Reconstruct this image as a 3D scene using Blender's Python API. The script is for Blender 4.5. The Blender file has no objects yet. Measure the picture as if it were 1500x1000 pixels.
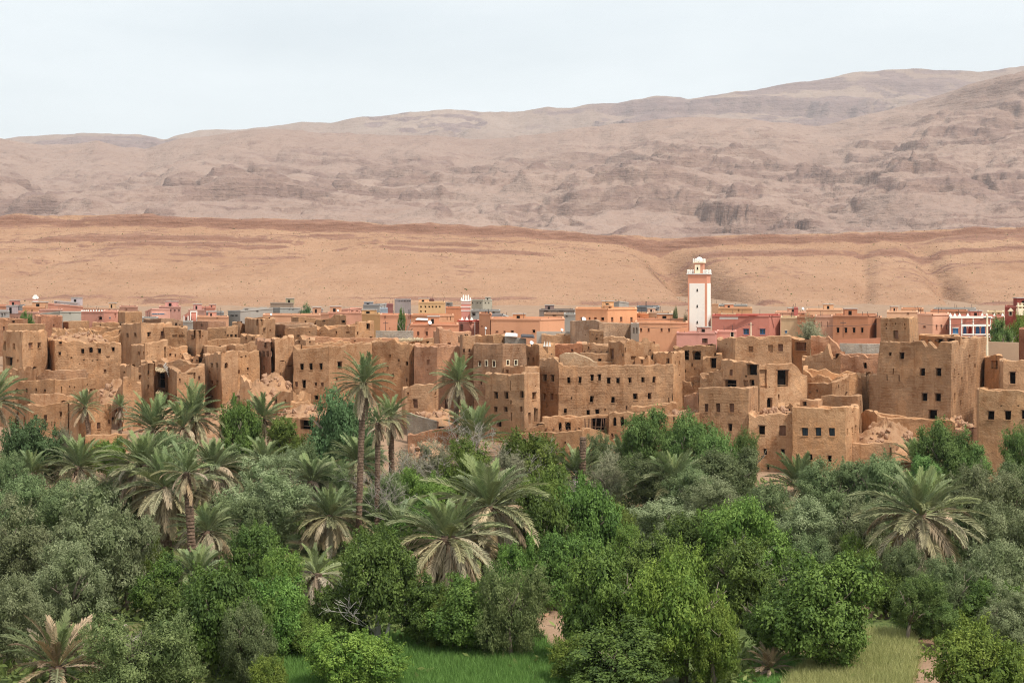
import bpy, math, random
import numpy as np
from mathutils import Vector, noise as mn
random.seed(7); np.random.seed(7); mn.seed_set(3)
S = bpy.context.scene
C = S.collection
F, CX, HY, CZ = 2600.0, 750.0, 400.0, 16.0      # focal length in photo pixels, principal column, eye-level row, eye height

# ------------------------------------------------------------------ camera, light, exposure
cd = bpy.data.cameras.new('camera'); cam = bpy.data.objects.new('camera', cd); C.objects.link(cam)
cam.location = (0, 0, CZ); cam.rotation_euler = (math.radians(90), 0, 0)
cd.sensor_width = 36; cd.lens = 36 * F / 1500; cd.shift_y = -100 / 1500; cd.clip_start = 1; cd.clip_end = 40000
S.camera = cam
SUN_EL, SUN_AZ = math.radians(57), math.radians(136)    # azimuth clockwise from +Y
wd = bpy.data.worlds.new('World'); S.world = wd; wd.use_nodes = True
wn, wl = wd.node_tree.nodes, wd.node_tree.links
bg = wn['Background']; bg.inputs[1].default_value = 0.1
sky = wn.new('ShaderNodeTexSky'); sky.sky_type = 'NISHITA'; sky.sun_disc = False
sky.sun_elevation = SUN_EL; sky.sun_rotation = SUN_AZ; sky.dust_density = 3.0; sky.air_density = 1.0
tc = wn.new('ShaderNodeTexCoord'); mp = wn.new('ShaderNodeMapping'); mp.inputs['Scale'].default_value = (3, 3, 11)
nz = wn.new('ShaderNodeTexNoise'); nz.inputs['Scale'].default_value = 1.3; nz.inputs['Detail'].default_value = 6; nz.inputs['Roughness'].default_value = .55
mr = wn.new('ShaderNodeMapRange'); mr.inputs[1].default_value = .3; mr.inputs[2].default_value = .7; mr.inputs[3].default_value = .68; mr.inputs[4].default_value = .93
mx = wn.new('ShaderNodeMix'); mx.data_type = 'RGBA'; mx.inputs[7].default_value = (7.95, 8.45, 8.62, 1)   # thin high cloud over the whole sky
wl.new(tc.outputs['Generated'], mp.inputs[0]); wl.new(mp.outputs[0], nz.inputs['Vector']); wl.new(nz.outputs['Fac'], mr.inputs[0])
wl.new(mr.outputs[0], mx.inputs[0]); wl.new(sky.outputs[0], mx.inputs[6]); wl.new(mx.outputs[2], bg.inputs[0])
sd = bpy.data.lights.new('sun', 'SUN'); sd.energy = 3.0; sd.angle = math.radians(4.5); sd.color = (1, .95, .87)
so = bpy.data.objects.new('sun', sd); C.objects.link(so)
sv = Vector((math.cos(SUN_EL) * math.sin(SUN_AZ), math.cos(SUN_EL) * math.cos(SUN_AZ), math.sin(SUN_EL)))
so.rotation_euler = (-sv).to_track_quat('-Z', 'Y').to_euler(); so.location = (60, 0, 90)
S.view_settings.view_transform = 'Standard'; S.view_settings.look = 'None'
S.view_settings.exposure = 0.5; S.view_settings.gamma = 1.0; S.view_settings.use_curve_mapping = False
S.cycles.max_bounces = 6; S.cycles.diffuse_bounces = 3; S.cycles.glossy_bounces = 1; S.cycles.transmission_bounces = 3
S.cycles.use_denoising = True; S.cycles.denoiser = 'OPENIMAGEDENOISE'; S.cycles.denoising_prefilter = 'NONE'; S.cycles.denoising_input_passes = 'RGB_ALBEDO_NORMAL'; S.cycles.filter_width = 1.15

# ------------------------------------------------------------------ helpers
def P(px, py, Y): return ((px - CX) / F * Y, Y, CZ - (py - HY) / F * Y)
_T = np.random.RandomState(11).rand(8, 256, 256)
def vn(x, y, s=0):
    T = _T[s % 8]; xi = np.floor(x).astype(int); yi = np.floor(y).astype(int); fx = x - xi; fy = y - yi
    u = fx * fx * (3 - 2 * fx); v = fy * fy * (3 - 2 * fy); a, b, c, d = xi & 255, (xi + 1) & 255, yi & 255, (yi + 1) & 255
    return (T[a, c] * (1 - u) + T[b, c] * u) * (1 - v) + (T[a, d] * (1 - u) + T[b, d] * u) * v
def fbm(x, y, o=5, s=0, ridge=False, gain=.5):
    r = 0; a = 1.0; t = 0
    for k in range(o):
        n = vn(x * 2 ** k + 17.3 * k, y * 2 ** k + 5.1 * k, s + k)
        r = r + a * ((1 - abs(2 * n - 1)) if ridge else n); t += a; a *= gain
    return r / t
ZY, ZZ = zip(*[(-90, 15.2), (0, 14.2), (48, .1), (60, 0), (95, .1), (112, .6), (130, 1.5), (150, 3.2), (180, 4.8), (220, 5.6), (280, 5.0), (400, 3.4), (700, 2.6), (1600, 2.6)])
def zg(Y): return np.interp(Y, ZY, ZZ)
def base_Y(ybase):
    Y = 100.0
    for k in range(30): Y = .5 * Y + .5 * (CZ - zg(Y)) * F / (ybase - HY)
    return float(Y)

def mesh(name, V, Fc, mats, mi=None, smooth=False, attr=None):
    me = bpy.data.meshes.new(name)
    if isinstance(Fc, np.ndarray):
        n, k = Fc.shape
        me.vertices.add(len(V)); me.vertices.foreach_set('co', np.ascontiguousarray(V, dtype=np.float32).ravel())
        me.loops.add(n * k); me.loops.foreach_set('vertex_index', np.ascontiguousarray(Fc, dtype=np.int32).ravel())
        me.polygons.add(n); me.polygons.foreach_set('loop_start', np.arange(0, n * k, k, dtype=np.int32))
        me.update(calc_edges=True)
    else: me.from_pydata(V, [], Fc)
    for m in mats: me.materials.append(m)
    if mi is not None: me.polygons.foreach_set('material_index', np.array(mi, dtype=np.int32))
    if smooth: me.polygons.foreach_set('use_smooth', np.ones(len(me.polygons), dtype=bool))
    if attr is not None:
        a = me.attributes.new('tint', 'FLOAT', 'POINT'); a.data.foreach_set('value', np.ascontiguousarray(attr, dtype=np.float32))
    me.update(); return me
def put(name, me, parent=None, loc=None, rot=None, sc=None, col=None):
    o = bpy.data.objects.new(name, me); C.objects.link(o)
    if parent is not None: o.parent = parent
    if loc is not None: o.location = loc
    if rot is not None: o.rotation_euler = rot
    if sc is not None: o.scale = sc
    if col is not None: o.color = tuple(col[:3]) + (1,)
    return o
def tag(o, label, cat, group=None):
    o['label'] = label; o['category'] = cat; o['kind'] = 'thing'
    if group: o['group'] = group
    return o
def empty(name, loc, label, cat, group=None, rz=0):
    o = put(name, None, None, loc, (0, 0, rz)); o.empty_display_size = .5; return tag(o, label, cat, group)
class MB:
    def __init__(s): s.v = []; s.f = []; s.m = []
    def quad(s, a, b, c, d, m=0):
        n = len(s.v); s.v += [a, b, c, d]; s.f.append((n, n + 1, n + 2, n + 3)); s.m.append(m)
    def poly(s, pts, m=0):
        n = len(s.v); s.v += pts; s.f.append(tuple(range(n, n + len(pts)))); s.m.append(m)
    def box(s, x0, x1, y0, y1, z0, z1, m=0):
        n = len(s.v)
        s.v += [(x0, y0, z0), (x1, y0, z0), (x1, y1, z0), (x0, y1, z0), (x0, y0, z1), (x1, y0, z1), (x1, y1, z1), (x0, y1, z1)]
        for q in ((0, 1, 5, 4), (1, 2, 6, 5), (2, 3, 7, 6), (3, 0, 4, 7), (4, 5, 6, 7), (3, 2, 1, 0)):
            s.f.append(tuple(n + i for i in q)); s.m.append(m)
    def tube(s, pts, rs, k=6, m=0, cap=True):
        pts = [Vector(p) for p in pts]; rings = []
        for i, p in enumerate(pts):
            d = (pts[min(i + 1, len(pts) - 1)] - pts[max(i - 1, 0)]).normalized()
            a = d.cross(Vector((.31, .95, .1))); a = a.normalized() if a.length > .05 else d.cross(Vector((1, 0, 0))).normalized()
            b = d.cross(a); n = len(s.v); rings.append(n); r = rs[i] if hasattr(rs, '__len__') else rs
            for j in range(k):
                t = 2 * math.pi * j / k; s.v.append(tuple(p + a * (r * math.cos(t)) + b * (r * math.sin(t))))
        for i in range(len(pts) - 1):
            for j in range(k):
                s.f.append((rings[i] + j, rings[i] + (j + 1) % k, rings[i + 1] + (j + 1) % k, rings[i + 1] + j)); s.m.append(m)
        if cap:
            s.f.append(tuple(rings[-1] + j for j in range(k))); s.m.append(m); s.f.append(tuple(rings[0] + k - 1 - j for j in range(k))); s.m.append(m)
    def mesh(s, name, mats, smooth=False): return mesh(name, s.v, s.f, mats, s.m, smooth)

# ------------------------------------------------------------------ materials
def mat(name):
    m = bpy.data.materials.new(name); m.use_nodes = True; nt = m.node_tree; b = nt.nodes['Principled BSDF']
    b.inputs['Roughness'].default_value = .9; b.inputs['Specular IOR Level'].default_value = .15
    return m, nt, b
def N(nt, t, **kw):
    n = nt.nodes.new(t)
    for k, v in kw.items():
        if k.startswith('i_'):
            key = k[2:]; n.inputs[int(key) if key.isdigit() else key.replace('_', ' ')].default_value = v
        else: setattr(n, k, v)
    return n
def mixc(nt, fac, a, b, mode='MIX'):
    n = N(nt, 'ShaderNodeMix', data_type='RGBA', blend_type=mode)
    for s, v in ((0, fac), (6, a), (7, b)):
        if hasattr(v, 'node'): nt.links.new(v, n.inputs[s])
        else: n.inputs[s].default_value = v if s == 0 else (tuple(v)[:3] + (1,))
    return n.outputs[2]
def rng_(nt, src, a, b, c=0., d=1.):
    n = N(nt, 'ShaderNodeMapRange', i_1=a, i_2=b, i_3=c, i_4=d); nt.links.new(src, n.inputs[0]); return n.outputs[0]
def noise_(nt, sc, det=4, rough=.55, vec=None, scale3=None):
    n = N(nt, 'ShaderNodeTexNoise', i_Scale=sc, i_Detail=det, i_Roughness=rough)
    if vec is not None:
        if scale3:
            mpn = N(nt, 'ShaderNodeMapping', i_Scale=scale3); nt.links.new(vec, mpn.inputs[0]); vec = mpn.outputs[0]
        nt.links.new(vec, n.inputs['Vector'])
    return n.outputs['Fac']
def bump(nt, b, h, st, dist):
    n = N(nt, 'ShaderNodeBump', i_Strength=st, i_Distance=dist); nt.links.new(h, n.inputs['Height']); nt.links.new(n.outputs[0], b.inputs['Normal'])
def simple(name, col, rough=.8, spec=.2, var=.12):
    m, nt, b = mat(name); b.inputs['Roughness'].default_value = rough; b.inputs['Specular IOR Level'].default_value = spec
    g = N(nt, 'ShaderNodeNewGeometry'); n = noise_(nt, 3., 3, .6, g.outputs['Position'])
    c = mixc(nt, rng_(nt, n, .3, .7), [x * (1 - var) for x in col], [min(1, x * (1 + var * .7)) for x in col]); nt.links.new(c, b.inputs['Base Color']); return m

def adobe_mat(name, brick):
    m, nt, b = mat(name); g = N(nt, 'ShaderNodeNewGeometry'); pos = g.outputs['Position']; oi = N(nt, 'ShaderNodeObjectInfo')
    big = noise_(nt, .22, 5, .62, pos); mid = noise_(nt, 1.1, 6, .68, pos); fine = noise_(nt, 7., 5, .72, pos); pat = noise_(nt, .55, 5, .7, pos, (1, 1, .7))
    streak = noise_(nt, 1.4, 5, .62, pos, (1.8, 1.8, .16)); lay = noise_(nt, 1., 5, .7, pos, (.35, .35, 2.2))
    c = mixc(nt, rng_(nt, big, .3, .7), (.76, .71, .66), (1.13, 1.13, 1.12)); c = mixc(nt, 1., oi.outputs['Color'], c, 'MULTIPLY')
    c = mixc(nt, rng_(nt, pat, .53, .58, 0, .85), c, mixc(nt, 1., c, (1.20, 1.16, 1.10), 'MULTIPLY'))      # patches of newer plaster
    c = mixc(nt, rng_(nt, pat, .45, .40, 0, .75), c, mixc(nt, 1., c, (.80, .71, .63), 'MULTIPLY'))
    c = mixc(nt, rng_(nt, mid, .4, .7, 0, .6), c, mixc(nt, 1., c, (.80, .72, .66), 'MULTIPLY'))
    c = mixc(nt, rng_(nt, streak, .54, .68, 0, .75), c, mixc(nt, 1., c, (.78, .70, .64), 'MULTIPLY'))
    c = mixc(nt, rng_(nt, lay, .55, .75, 0, .4), c, mixc(nt, 1., c, (.80, .74, .70), 'MULTIPLY'))
    c = mixc(nt, rng_(nt, fine, .56, .72, 0, .6), c, mixc(nt, 1., c, (.62, .55, .5), 'MULTIPLY'))
    c = mixc(nt, rng_(nt, fine, .42, .30, 0, .4), c, mixc(nt, 1., c, (1.25, 1.22, 1.2), 'MULTIPLY'))
    def add(x, y, k):
        mm = N(nt, 'ShaderNodeMath', operation='MULTIPLY_ADD', i_1=k); nt.links.new(y, mm.inputs[0]); nt.links.new(x, mm.inputs[2]); return mm.outputs[0]
    hh = add(add(mid, fine, .7), lay, .35)
    if brick:
        sx = N(nt, 'ShaderNodeSeparateXYZ'); nt.links.new(pos, sx.inputs[0]); ad = N(nt, 'ShaderNodeMath', operation='ADD'); nt.links.new(sx.outputs[0], ad.inputs[0]); nt.links.new(sx.outputs[1], ad.inputs[1])
        zz = add(sx.outputs[2], mid, .25); cb = N(nt, 'ShaderNodeCombineXYZ'); nt.links.new(ad.outputs[0], cb.inputs[0]); nt.links.new(zz, cb.inputs[1])
        bt = N(nt, 'ShaderNodeTexBrick', i_Scale=1., i_Mortar_Size=.02, i_Brick_Width=.5, i_Row_Height=.22, i_Mortar_Smooth=.6); nt.links.new(cb.outputs[0], bt.inputs['Vector'])
        k = rng_(nt, pat, .42, .58, .4, .0); kk = N(nt, 'ShaderNodeMath', operation='MULTIPLY'); nt.links.new(k, kk.inputs[0]); nt.links.new(bt.outputs['Fac'], kk.inputs[1])
        c = mixc(nt, kk.outputs[0], c, mixc(nt, 1., c, (.55, .5, .46), 'MULTIPLY')); hh = add(hh, kk.outputs[0], -.8)
    bump(nt, b, hh, .9, .12); nt.links.new(c, b.inputs['Base Color']); return m
M = {}
M['adobe'] = adobe_mat('mud_wall', False); M['brick'] = adobe_mat('mud_brick_wall', True)
def paint_mat():
    m, nt, b = mat('painted_plaster'); g = N(nt, 'ShaderNodeNewGeometry'); pos = g.outputs['Position']; oi = N(nt, 'ShaderNodeObjectInfo')
    big = noise_(nt, .3, 4, .6, pos); st = noise_(nt, .8, 4, .6, pos, (1.5, 1.5, .2)); fi = noise_(nt, 6, 3, .6, pos)
    c = mixc(nt, 1., oi.outputs['Color'], mixc(nt, rng_(nt, big, .3, .7), (.88, .87, .86), (1.06, 1.06, 1.05)), 'MULTIPLY')
    c = mixc(nt, rng_(nt, st, .5, .75, 0, .45), c, mixc(nt, 1., c, (.78, .75, .72), 'MULTIPLY'))
    c = mixc(nt, rng_(nt, fi, .55, .8, 0, .3), c, mixc(nt, 1., c, (.8, .78, .75), 'MULTIPLY'))
    bump(nt, b, fi, .4, .03); nt.links.new(c, b.inputs['Base Color']); return m
M['paint'] = paint_mat()
M['roof'] = adobe_mat('packed_earth_roof', False)
M['room_shade'] = simple('painted_room_shade', (.012, .009, .008), .95, .05)  # near-black panes set in the openings paint the unlit room behind
M['wood'] = simple('old_wood', (.12, .065, .04)); M['shutter'] = simple('weathered_shutter', (.20, .10, .062))
M['blue'] = simple('blue_shutter', (.035, .055, .07), .6); M['lblue'] = simple('light_blue_paint', (.20, .42, .55), .6); M['dblue'] = simple('deep_blue_paint', (.05, .16, .36), .6)
M['green'] = simple('green_shutter', (.06, .085, .06), .6); M['white'] = simple('white_paint', (.80, .77, .70), var=.03); M['cream'] = simple('cream_paint', (.80, .70, .50))
M['red'] = simple('red_door', (.35, .03, .02)); M['sheet'] = simple('pale_metal_sheet', (.62, .62, .60), .5, .4); M['dish'] = simple('white_dish', (.8, .8, .8), .4, .4)
M['concrete'] = simple('concrete', (.42, .39, .35)); M['metal'] = simple('dark_iron', (.06, .05, .05), .6)
M['straw'] = simple('straw_thatch', (.40, .30, .18)); M['stone'] = simple('rubble_stone', (.36, .21, .13))
M['bark'] = simple('grey_bark', (.20, .16, .12)); M['palebark'] = simple('pale_bark', (.50, .46, .40)); M['deadwood'] = simple('dead_grey_wood', (.34, .295, .25))
def palm_trunk_mat():
    m, nt, b = mat('palm_bark'); g = N(nt, 'ShaderNodeNewGeometry'); pos = g.outputs['Position']
    n = noise_(nt, 5, 4, .7, pos); n2 = noise_(nt, 1, 3, .6, pos, (4, 4, 14))
    c = mixc(nt, rng_(nt, n, .3, .7), (.075, .045, .03), (.24, .16, .11)); c = mixc(nt, rng_(nt, n2, .5, .7, 0, .7), c, (.05, .03, .02))
    bump(nt, b, n2, .8, .06); nt.links.new(c, b.inputs['Base Color']); return m
M['palmbark'] = palm_trunk_mat()
def leaf_mat(name, a, bcol, spec=.25, trans=.28, rough=.6):
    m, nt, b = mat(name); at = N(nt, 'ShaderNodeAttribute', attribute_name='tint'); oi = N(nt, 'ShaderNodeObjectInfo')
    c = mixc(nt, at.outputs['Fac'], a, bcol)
    hv = N(nt, 'ShaderNodeHueSaturation'); nt.links.new(c, hv.inputs['Color'])
    nt.links.new(rng_(nt, oi.outputs['Random'], 0, 1,   .472, .508), hv.inputs['Hue']); nt.links.new(rng_(nt, oi.outputs['Random'], 0, 1, .85, 1.4), hv.inputs['Value'])
    nt.links.new(hv.outputs[0], b.inputs['Base Color']); b.inputs['Roughness'].default_value = rough; b.inputs['Specular IOR Level'].default_value = spec
    tr = N(nt, 'ShaderNodeBsdfTranslucent'); nt.links.new(hv.outputs[0], tr.inputs[0]); ms = N(nt, 'ShaderNodeMixShader', i_0=trans)
    out = nt.nodes['Material Output']; nt.links.new(b.outputs[0], ms.inputs[1]); nt.links.new(tr.outputs[0], ms.inputs[2]); nt.links.new(ms.outputs[0], out.inputs[0]); return m
M['olive'] = leaf_mat('olive_leaves', (.095, .125, .05), (.29, .325, .175), .12); M['oliveb'] = leaf_mat('olive_leaves_green', (.07, .105, .04), (.215, .265, .12), .12)
M['scrubby'] = leaf_mat('dull_green_leaves', (.065, .092, .03), (.20, .235, .09), .12)
M['tamarisk'] = leaf_mat('grey_shrub_leaves', (.15, .165, .09), (.33, .32, .20), .1); M['walnut'] = leaf_mat('walnut_leaves', (.045, .095, .018), (.165, .26, .055), .2)
M['fig'] = leaf_mat('fig_leaves', (.04, .08, .018), (.135, .215, .045), .2); M['bright'] = leaf_mat('fresh_green_leaves', (.065, .12, .022), (.19, .27, .06), .15)
M['lime'] = leaf_mat('yellow_green_leaves', (.07, .125, .022), (.215, .285, .055), .15); M['poplar'] = leaf_mat('poplar_leaves', (.055, .11, .028), (.17, .26, .075), .15)
M['bluegreen'] = leaf_mat('blue_green_leaves', (.045, .095, .033), (.14, .23, .095), .15); M['weed'] = leaf_mat('weeds', (.07, .10, .025), (.21, .25, .08), .1)
M['wheat'] = leaf_mat('young_wheat', (.06, .15, .03), (.18, .33, .085), .1); M['barley'] = leaf_mat('ripening_barley', (.22, .27, .09), (.50, .49, .21), .1)
def frond_mat():
    m, nt, b = mat('palm_leaf'); oi = N(nt, 'ShaderNodeObjectInfo'); at = N(nt, 'ShaderNodeAttribute', attribute_name='tint')
    c = mixc(nt, 1., oi.outputs['Color'], mixc(nt, at.outputs['Fac'], (.72, .72, .7), (1.3, 1.28, 1.2)), 'MULTIPLY')
    nt.links.new(c, b.inputs['Base Color']); b.inputs['Roughness'].default_value = .6; b.inputs['Specular IOR Level'].default_value = .15
    tr = N(nt, 'ShaderNodeBsdfTranslucent'); nt.links.new(c, tr.inputs[0]); ms = N(nt, 'ShaderNodeMixShader', i_0=.2)
    out = nt.nodes['Material Output']; nt.links.new(b.outputs[0], ms.inputs[1]); nt.links.new(tr.outputs[0], ms.inputs[2]); nt.links.new(ms.outputs[0], out.inputs[0]); return m
M['frond'] = frond_mat()
def terrain_mat(name, scree_a, scree_b, rock_a, rock_b, sc, fine, bd):
    """mesh attribute 'tint' = share of bare rock"""
    m, nt, b = mat(name); g = N(nt, 'ShaderNodeNewGeometry'); pos = g.outputs['Position']; at = N(nt, 'ShaderNodeAttribute', attribute_name='tint')
    n1 = noise_(nt, sc, 6, .62, pos); n2 = noise_(nt, fine * .22, 6, .7, pos, (1, .6, 1.6)); n3 = noise_(nt, fine, 5, .72, pos, (1, .7, 1.5)); n4 = noise_(nt, fine * .3, 5, .65, pos, (.25, .15, 3.))
    gul = noise_(nt, fine * .25, 5, .65, pos, (2.2, .25, .3))
    cs = mixc(nt, rng_(nt, n1, .34, .66), scree_a, scree_b); cs = mixc(nt, rng_(nt, n2, .48, .72, 0, .6), cs, mixc(nt, 1., cs, (.80, .74, .70), 'MULTIPLY'))
    cs = mixc(nt, rng_(nt, gul, .55, .70, 0, .5), cs, mixc(nt, 1., cs, (1.15, 1.13, 1.1), 'MULTIPLY')); cs = mixc(nt, rng_(nt, n3, .55, .68, 0, .75), cs, mixc(nt, 1., cs, (.62, .55, .50), 'MULTIPLY'))
    cr = mixc(nt, rng_(nt, n4, .38, .62), rock_a, rock_b); cr = mixc(nt, rng_(nt, n3, .52, .68, 0, .7), cr, mixc(nt, 1., cr, (.55, .5, .5), 'MULTIPLY'))
    ad = N(nt, 'ShaderNodeMath', operation='ADD'); nt.links.new(at.outputs['Fac'], ad.inputs[0]); nt.links.new(rng_(nt, n2, .3, .7, -.5, .5), ad.inputs[1])
    c = mixc(nt, rng_(nt, ad.outputs[0], .3, .7), cs, cr)
    bh = N(nt, 'ShaderNodeMath', operation='ADD'); nt.links.new(n2, bh.inputs[0]); nt.links.new(n4, bh.inputs[1])
    bump(nt, b, bh.outputs[0], 1., bd); nt.links.new(c, b.inputs['Base Color']); return m
M['mesa'] = terrain_mat('ochre_slope', (.33, .180, .102), (.40, .234, .14), (.215, .105, .068), (.30, .158, .102), .012, .8, 2.2)
M['mount'] = terrain_mat('mountain_rock', (.30, .198, .155), (.352, .242, .19), (.235, .147, .118), (.30, .195, .15), .0022, .13, 12.)
M['far'] = terrain_mat('far_rock', (.30, .205, .16), (.35, .25, .195), (.22, .145, .132), (.28, .19, .165), .0014, .07, 18.)
def ground_mat():
    m, nt, b = mat('valley_soil'); g = N(nt, 'ShaderNodeNewGeometry'); pos = g.outputs['Position']; at = N(nt, 'ShaderNodeAttribute', attribute_name='tint')
    n1 = noise_(nt, .25, 5, .6, pos); n2 = noise_(nt, 3., 5, .7, pos)
    c = mixc(nt, rng_(nt, n1, .3, .7), (.24, .145, .088), (.37, .245, .16)); c = mixc(nt, rng_(nt, n2, .5, .75, 0, .6), c, (.22, .12, .07))
    gr = mixc(nt, rng_(nt, n2, .35, .65), (.05, .08, .02), (.14, .17, .055))
    ad = N(nt, 'ShaderNodeMath', operation='ADD'); nt.links.new(at.outputs['Fac'], ad.inputs[0]); nt.links.new(rng_(nt, n1, .3, .7, -.3, .3), ad.inputs[1])
    c = mixc(nt, rng_(nt, ad.outputs[0], .4, .7), c, gr); bump(nt, b, n2, .8, .15); nt.links.new(c, b.inputs['Base Color']); return m
M['ground'] = ground_mat()

# ------------------------------------------------------------------ ground, hills
def grid_faces(nu, nv):
    i = np.arange(nu - 1)[:, None]; j = np.arange(nv - 1)[None, :]; a = i * nv + j
    return np.stack([a, a + nv, a + nv + 1, a + 1], -1).reshape(-1, 4)
def struct(name, me):
    o = put(name, me); o['kind'] = 'structure'; return o
def build_ground():
    Ys = np.concatenate([np.linspace(-90, 58, 14), np.linspace(60, 180, 150), np.linspace(182, 420, 70), np.linspace(430, 1500, 40)])
    us = np.linspace(-1, 1, 190); U, YY = np.meshgrid(us, Ys, indexing='ij'); X = U * (np.abs(YY) * .42 + 30)
    Z = zg(YY) + (fbm(X * .12, YY * .12, 5, 1) - .5) * np.interp(YY, [0, 60, 80, 130, 200], [.5, .1, .3, 1.0, 1.2])
    px = X / np.maximum(YY, 1) * F + CX
    veg = np.interp(YY, [-90, 60, 118, 134], [.75, .75, .62, .0])
    field = (px > 380) & (px < 840) & (YY > 62) & (YY < 77.5); veg = np.where(field, 1.2, veg)
    dirt = ((px > 785) & (px < 850) & (YY > 72) & (YY < 92)) | ((px > 1150) & (px < 1420) & (YY > 75.2) & (YY < 78.5)) | ((px > 1255) & (px < 1330) & (YY > 82) & (YY < 95)) | ((px > 1335) & (px < 1400) & (YY > 60) & (YY < 77)) | ((px > 590) & (px < 640) & (YY > 77) & (YY < 82))
    veg = np.where(dirt, -.2, veg)
    V = np.stack([X, YY, Z], -1).reshape(-1, 3)
    struct('ground', mesh('ground', V, grid_faces(len(us), len(Ys)), [M['ground']], smooth=True, attr=veg.ravel()))
build_ground()
def slope_attr(X, Y, Z):
    """steepness 0..1 of a grid of points"""
    a = np.gradient(np.stack([X, Y, Z], -1), axis=0); b = np.gradient(np.stack([X, Y, Z], -1), axis=1)
    n = np.cross(a, b); n /= np.linalg.norm(n, axis=-1, keepdims=True) + 1e-9
    return 1 - np.abs(n[..., 2])
def terrace(z, step, k, off):
    q = (z + off) / step; f = q - np.floor(q); g = np.clip((f - .62) / .30, 0, 1); g = g * g * (3 - 2 * g)
    return z + k * step * (g - f)
def smooth(v, n):
    k = np.hanning(n + 2)[1:-1]; k /= k.sum(); return np.convolve(np.pad(v, n, mode='edge'), k, mode='same')[n:-n]
def sst(x, a, b): t = np.clip((x - a) / (b - a), 0, 1); return t * t * (3 - 2 * t)
def build_hills():
    # low ochre mesa right behind the town
    pu = np.linspace(-420, 1920, 900); vv = np.concatenate([np.linspace(0, .66, 70), np.linspace(.665, 1, 110), np.linspace(1.03, 1.6, 14)])
    top = smooth(np.interp(pu, [-420, 0, 200, 430, 600, 760, 880, 930, 960, 1000, 1050, 1150, 1250, 1360, 1500, 1920], [322, 323, 325, 332, 335, 343, 352, 356, 360, 358, 354, 352, 350, 347, 342, 330]), 25)
    top = top + (fbm(pu * .02, pu * 0, 4, 2) - .5) * 3
    Q, Vv = np.meshgrid(pu, vv, indexing='ij'); Y = 690 + 460 * Vv; X = (Q - CX) / F * Y; zt = (CZ - (top - HY) / F * 1150)[:, None]; s = np.clip(Vv, 0, 1)
    prof = .05 * sst(s, 0, .12) + .95 * np.clip((s - .08) / .92, 0, 1) ** 1.15; wob = fbm(X * .004, Y * .0, 4, 5) - .5
    Z = 2.0 + (zt - 2.0) * prof; env = np.sin(np.pi * s) ** .8
    Z = Z - fbm(X * .012 + 3 * wob, Y * .0045, 5, 3, True) * 8 * env * (.3 + .9 * fbm(X * .003, Y * .003, 2, 5))
    Z = Z - env * (22 * np.exp(-((Q - 948 - 120 * (1 - s) - 50 * wob) / 34) ** 2) * (.7 + .6 * fbm(X * .02, Y * .02, 4, 1)) + (8 * np.exp(-((Q - 1390 + 90 * (s - .5) + 70 * wob) / 20) ** 2) + 4 * np.exp(-((Q - 1275 + 60 * wob) / 16) ** 2)) * (.5 + fbm(X * .03, Y * .02, 4, 3)))
    rock = np.zeros_like(Z)
    for lv, wd_, hh, br, sd_ in ((.965, .018, 4.6, .18, 1), (.80, .018, 2.0, .46, 2), (.735, .013, 1.3, .5, 3), (.885, .012, 1.1, .52, 4), (.62, .014, .9, .58, 6), (.10, .014, 1.3, .48, 7), (.16, .012, .8, .55, 0)):
        d = s - lv - .04 * wob - .022 * (fbm(X * .03, X * 0 + lv * 9, 5, sd_) - .5) * (1 if lv < .95 else .5); mk = sst(fbm(X * .014 + 6 * wob, X * .002 + 7 * lv, 6, sd_), br, br + .14) * (.45 + .9 * fbm(X * .05, Y * .05, 3, sd_))
        Z = Z + mk * hh * (sst(d, -wd_ * .5, wd_ * .2) - sst(d, wd_ * 1.0, wd_ * 6)); rock = np.maximum(rock, mk * np.exp(-(d / wd_) ** 2) * 1.15)
    big = sst(np.abs(Q - 1480), 190, 60) * np.exp(-((s - .93) / .045) ** 2); rock = np.maximum(rock, big * (.5 + fbm(X * .03, Y * .03, 4, 1))); Z = Z + big * 3
    Z = Z + (fbm(X * .05, Y * .03, 5, 7) - .5) * 2.4; rock = rock + .35 * sst(fbm(X * .04, Y * .014, 6, 2), .50, .70) * sst(s, .15, .6) + .55 * sst(fbm(X * .007 + wob, s * 55 + X * .002, 5, 5), .50, .72) * sst(s, .30, .75)
    Z = Z - np.clip((Vv - 1.0) / .6, 0, 1) * 16
    struct('mesa', mesh('mesa', np.stack([X, Y, Z], -1).reshape(-1, 3), grid_faces(len(pu), len(vv)), [M['mesa']], smooth=True, attr=rock.ravel()))
    # middle mountains
    pu = np.linspace(-450, 1950, 900); vv = np.linspace(0, 1.12, 270)
    cp = [-450, -200, -60, 0, 30, 70, 110, 140, 185, 215, 250, 330, 400, 430, 480, 560, 640, 700, 760, 860, 930, 1000, 1060, 1130, 1190, 1215, 1260, 1320, 1400, 1450, 1500, 1700, 1950]
    cy = [225, 212, 204, 200, 208, 213, 212, 205, 216, 219, 208, 195, 188, 191, 194, 197, 200, 204, 200, 186, 178, 171, 174, 177, 186, 183, 170, 155, 135, 124, 110, 80, 70]
    top = smooth(np.interp(pu, cp, cy), 9); base = smooth(np.interp(pu, cp, cy), 121); top = top + (fbm(pu * .03, pu * 0, 5, 2) - .5) * 6
    Q, Vv = np.meshgrid(pu, vv, indexing='ij'); Y = 1750 + 2450 * Vv; X = (Q - CX) / F * Y; s = np.clip(Vv, 0, 1); mixk = sst(s, .5, 1)
    zt = CZ - ((top[:, None] * mixk + base[:, None] * (1 - mixk)) - HY) / F * 4200; w = fbm(X * .0011, Y * .0011, 4, 5) - .5; w2 = fbm(X * .003 + 5, Y * .003, 4, 1) - .5
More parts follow.
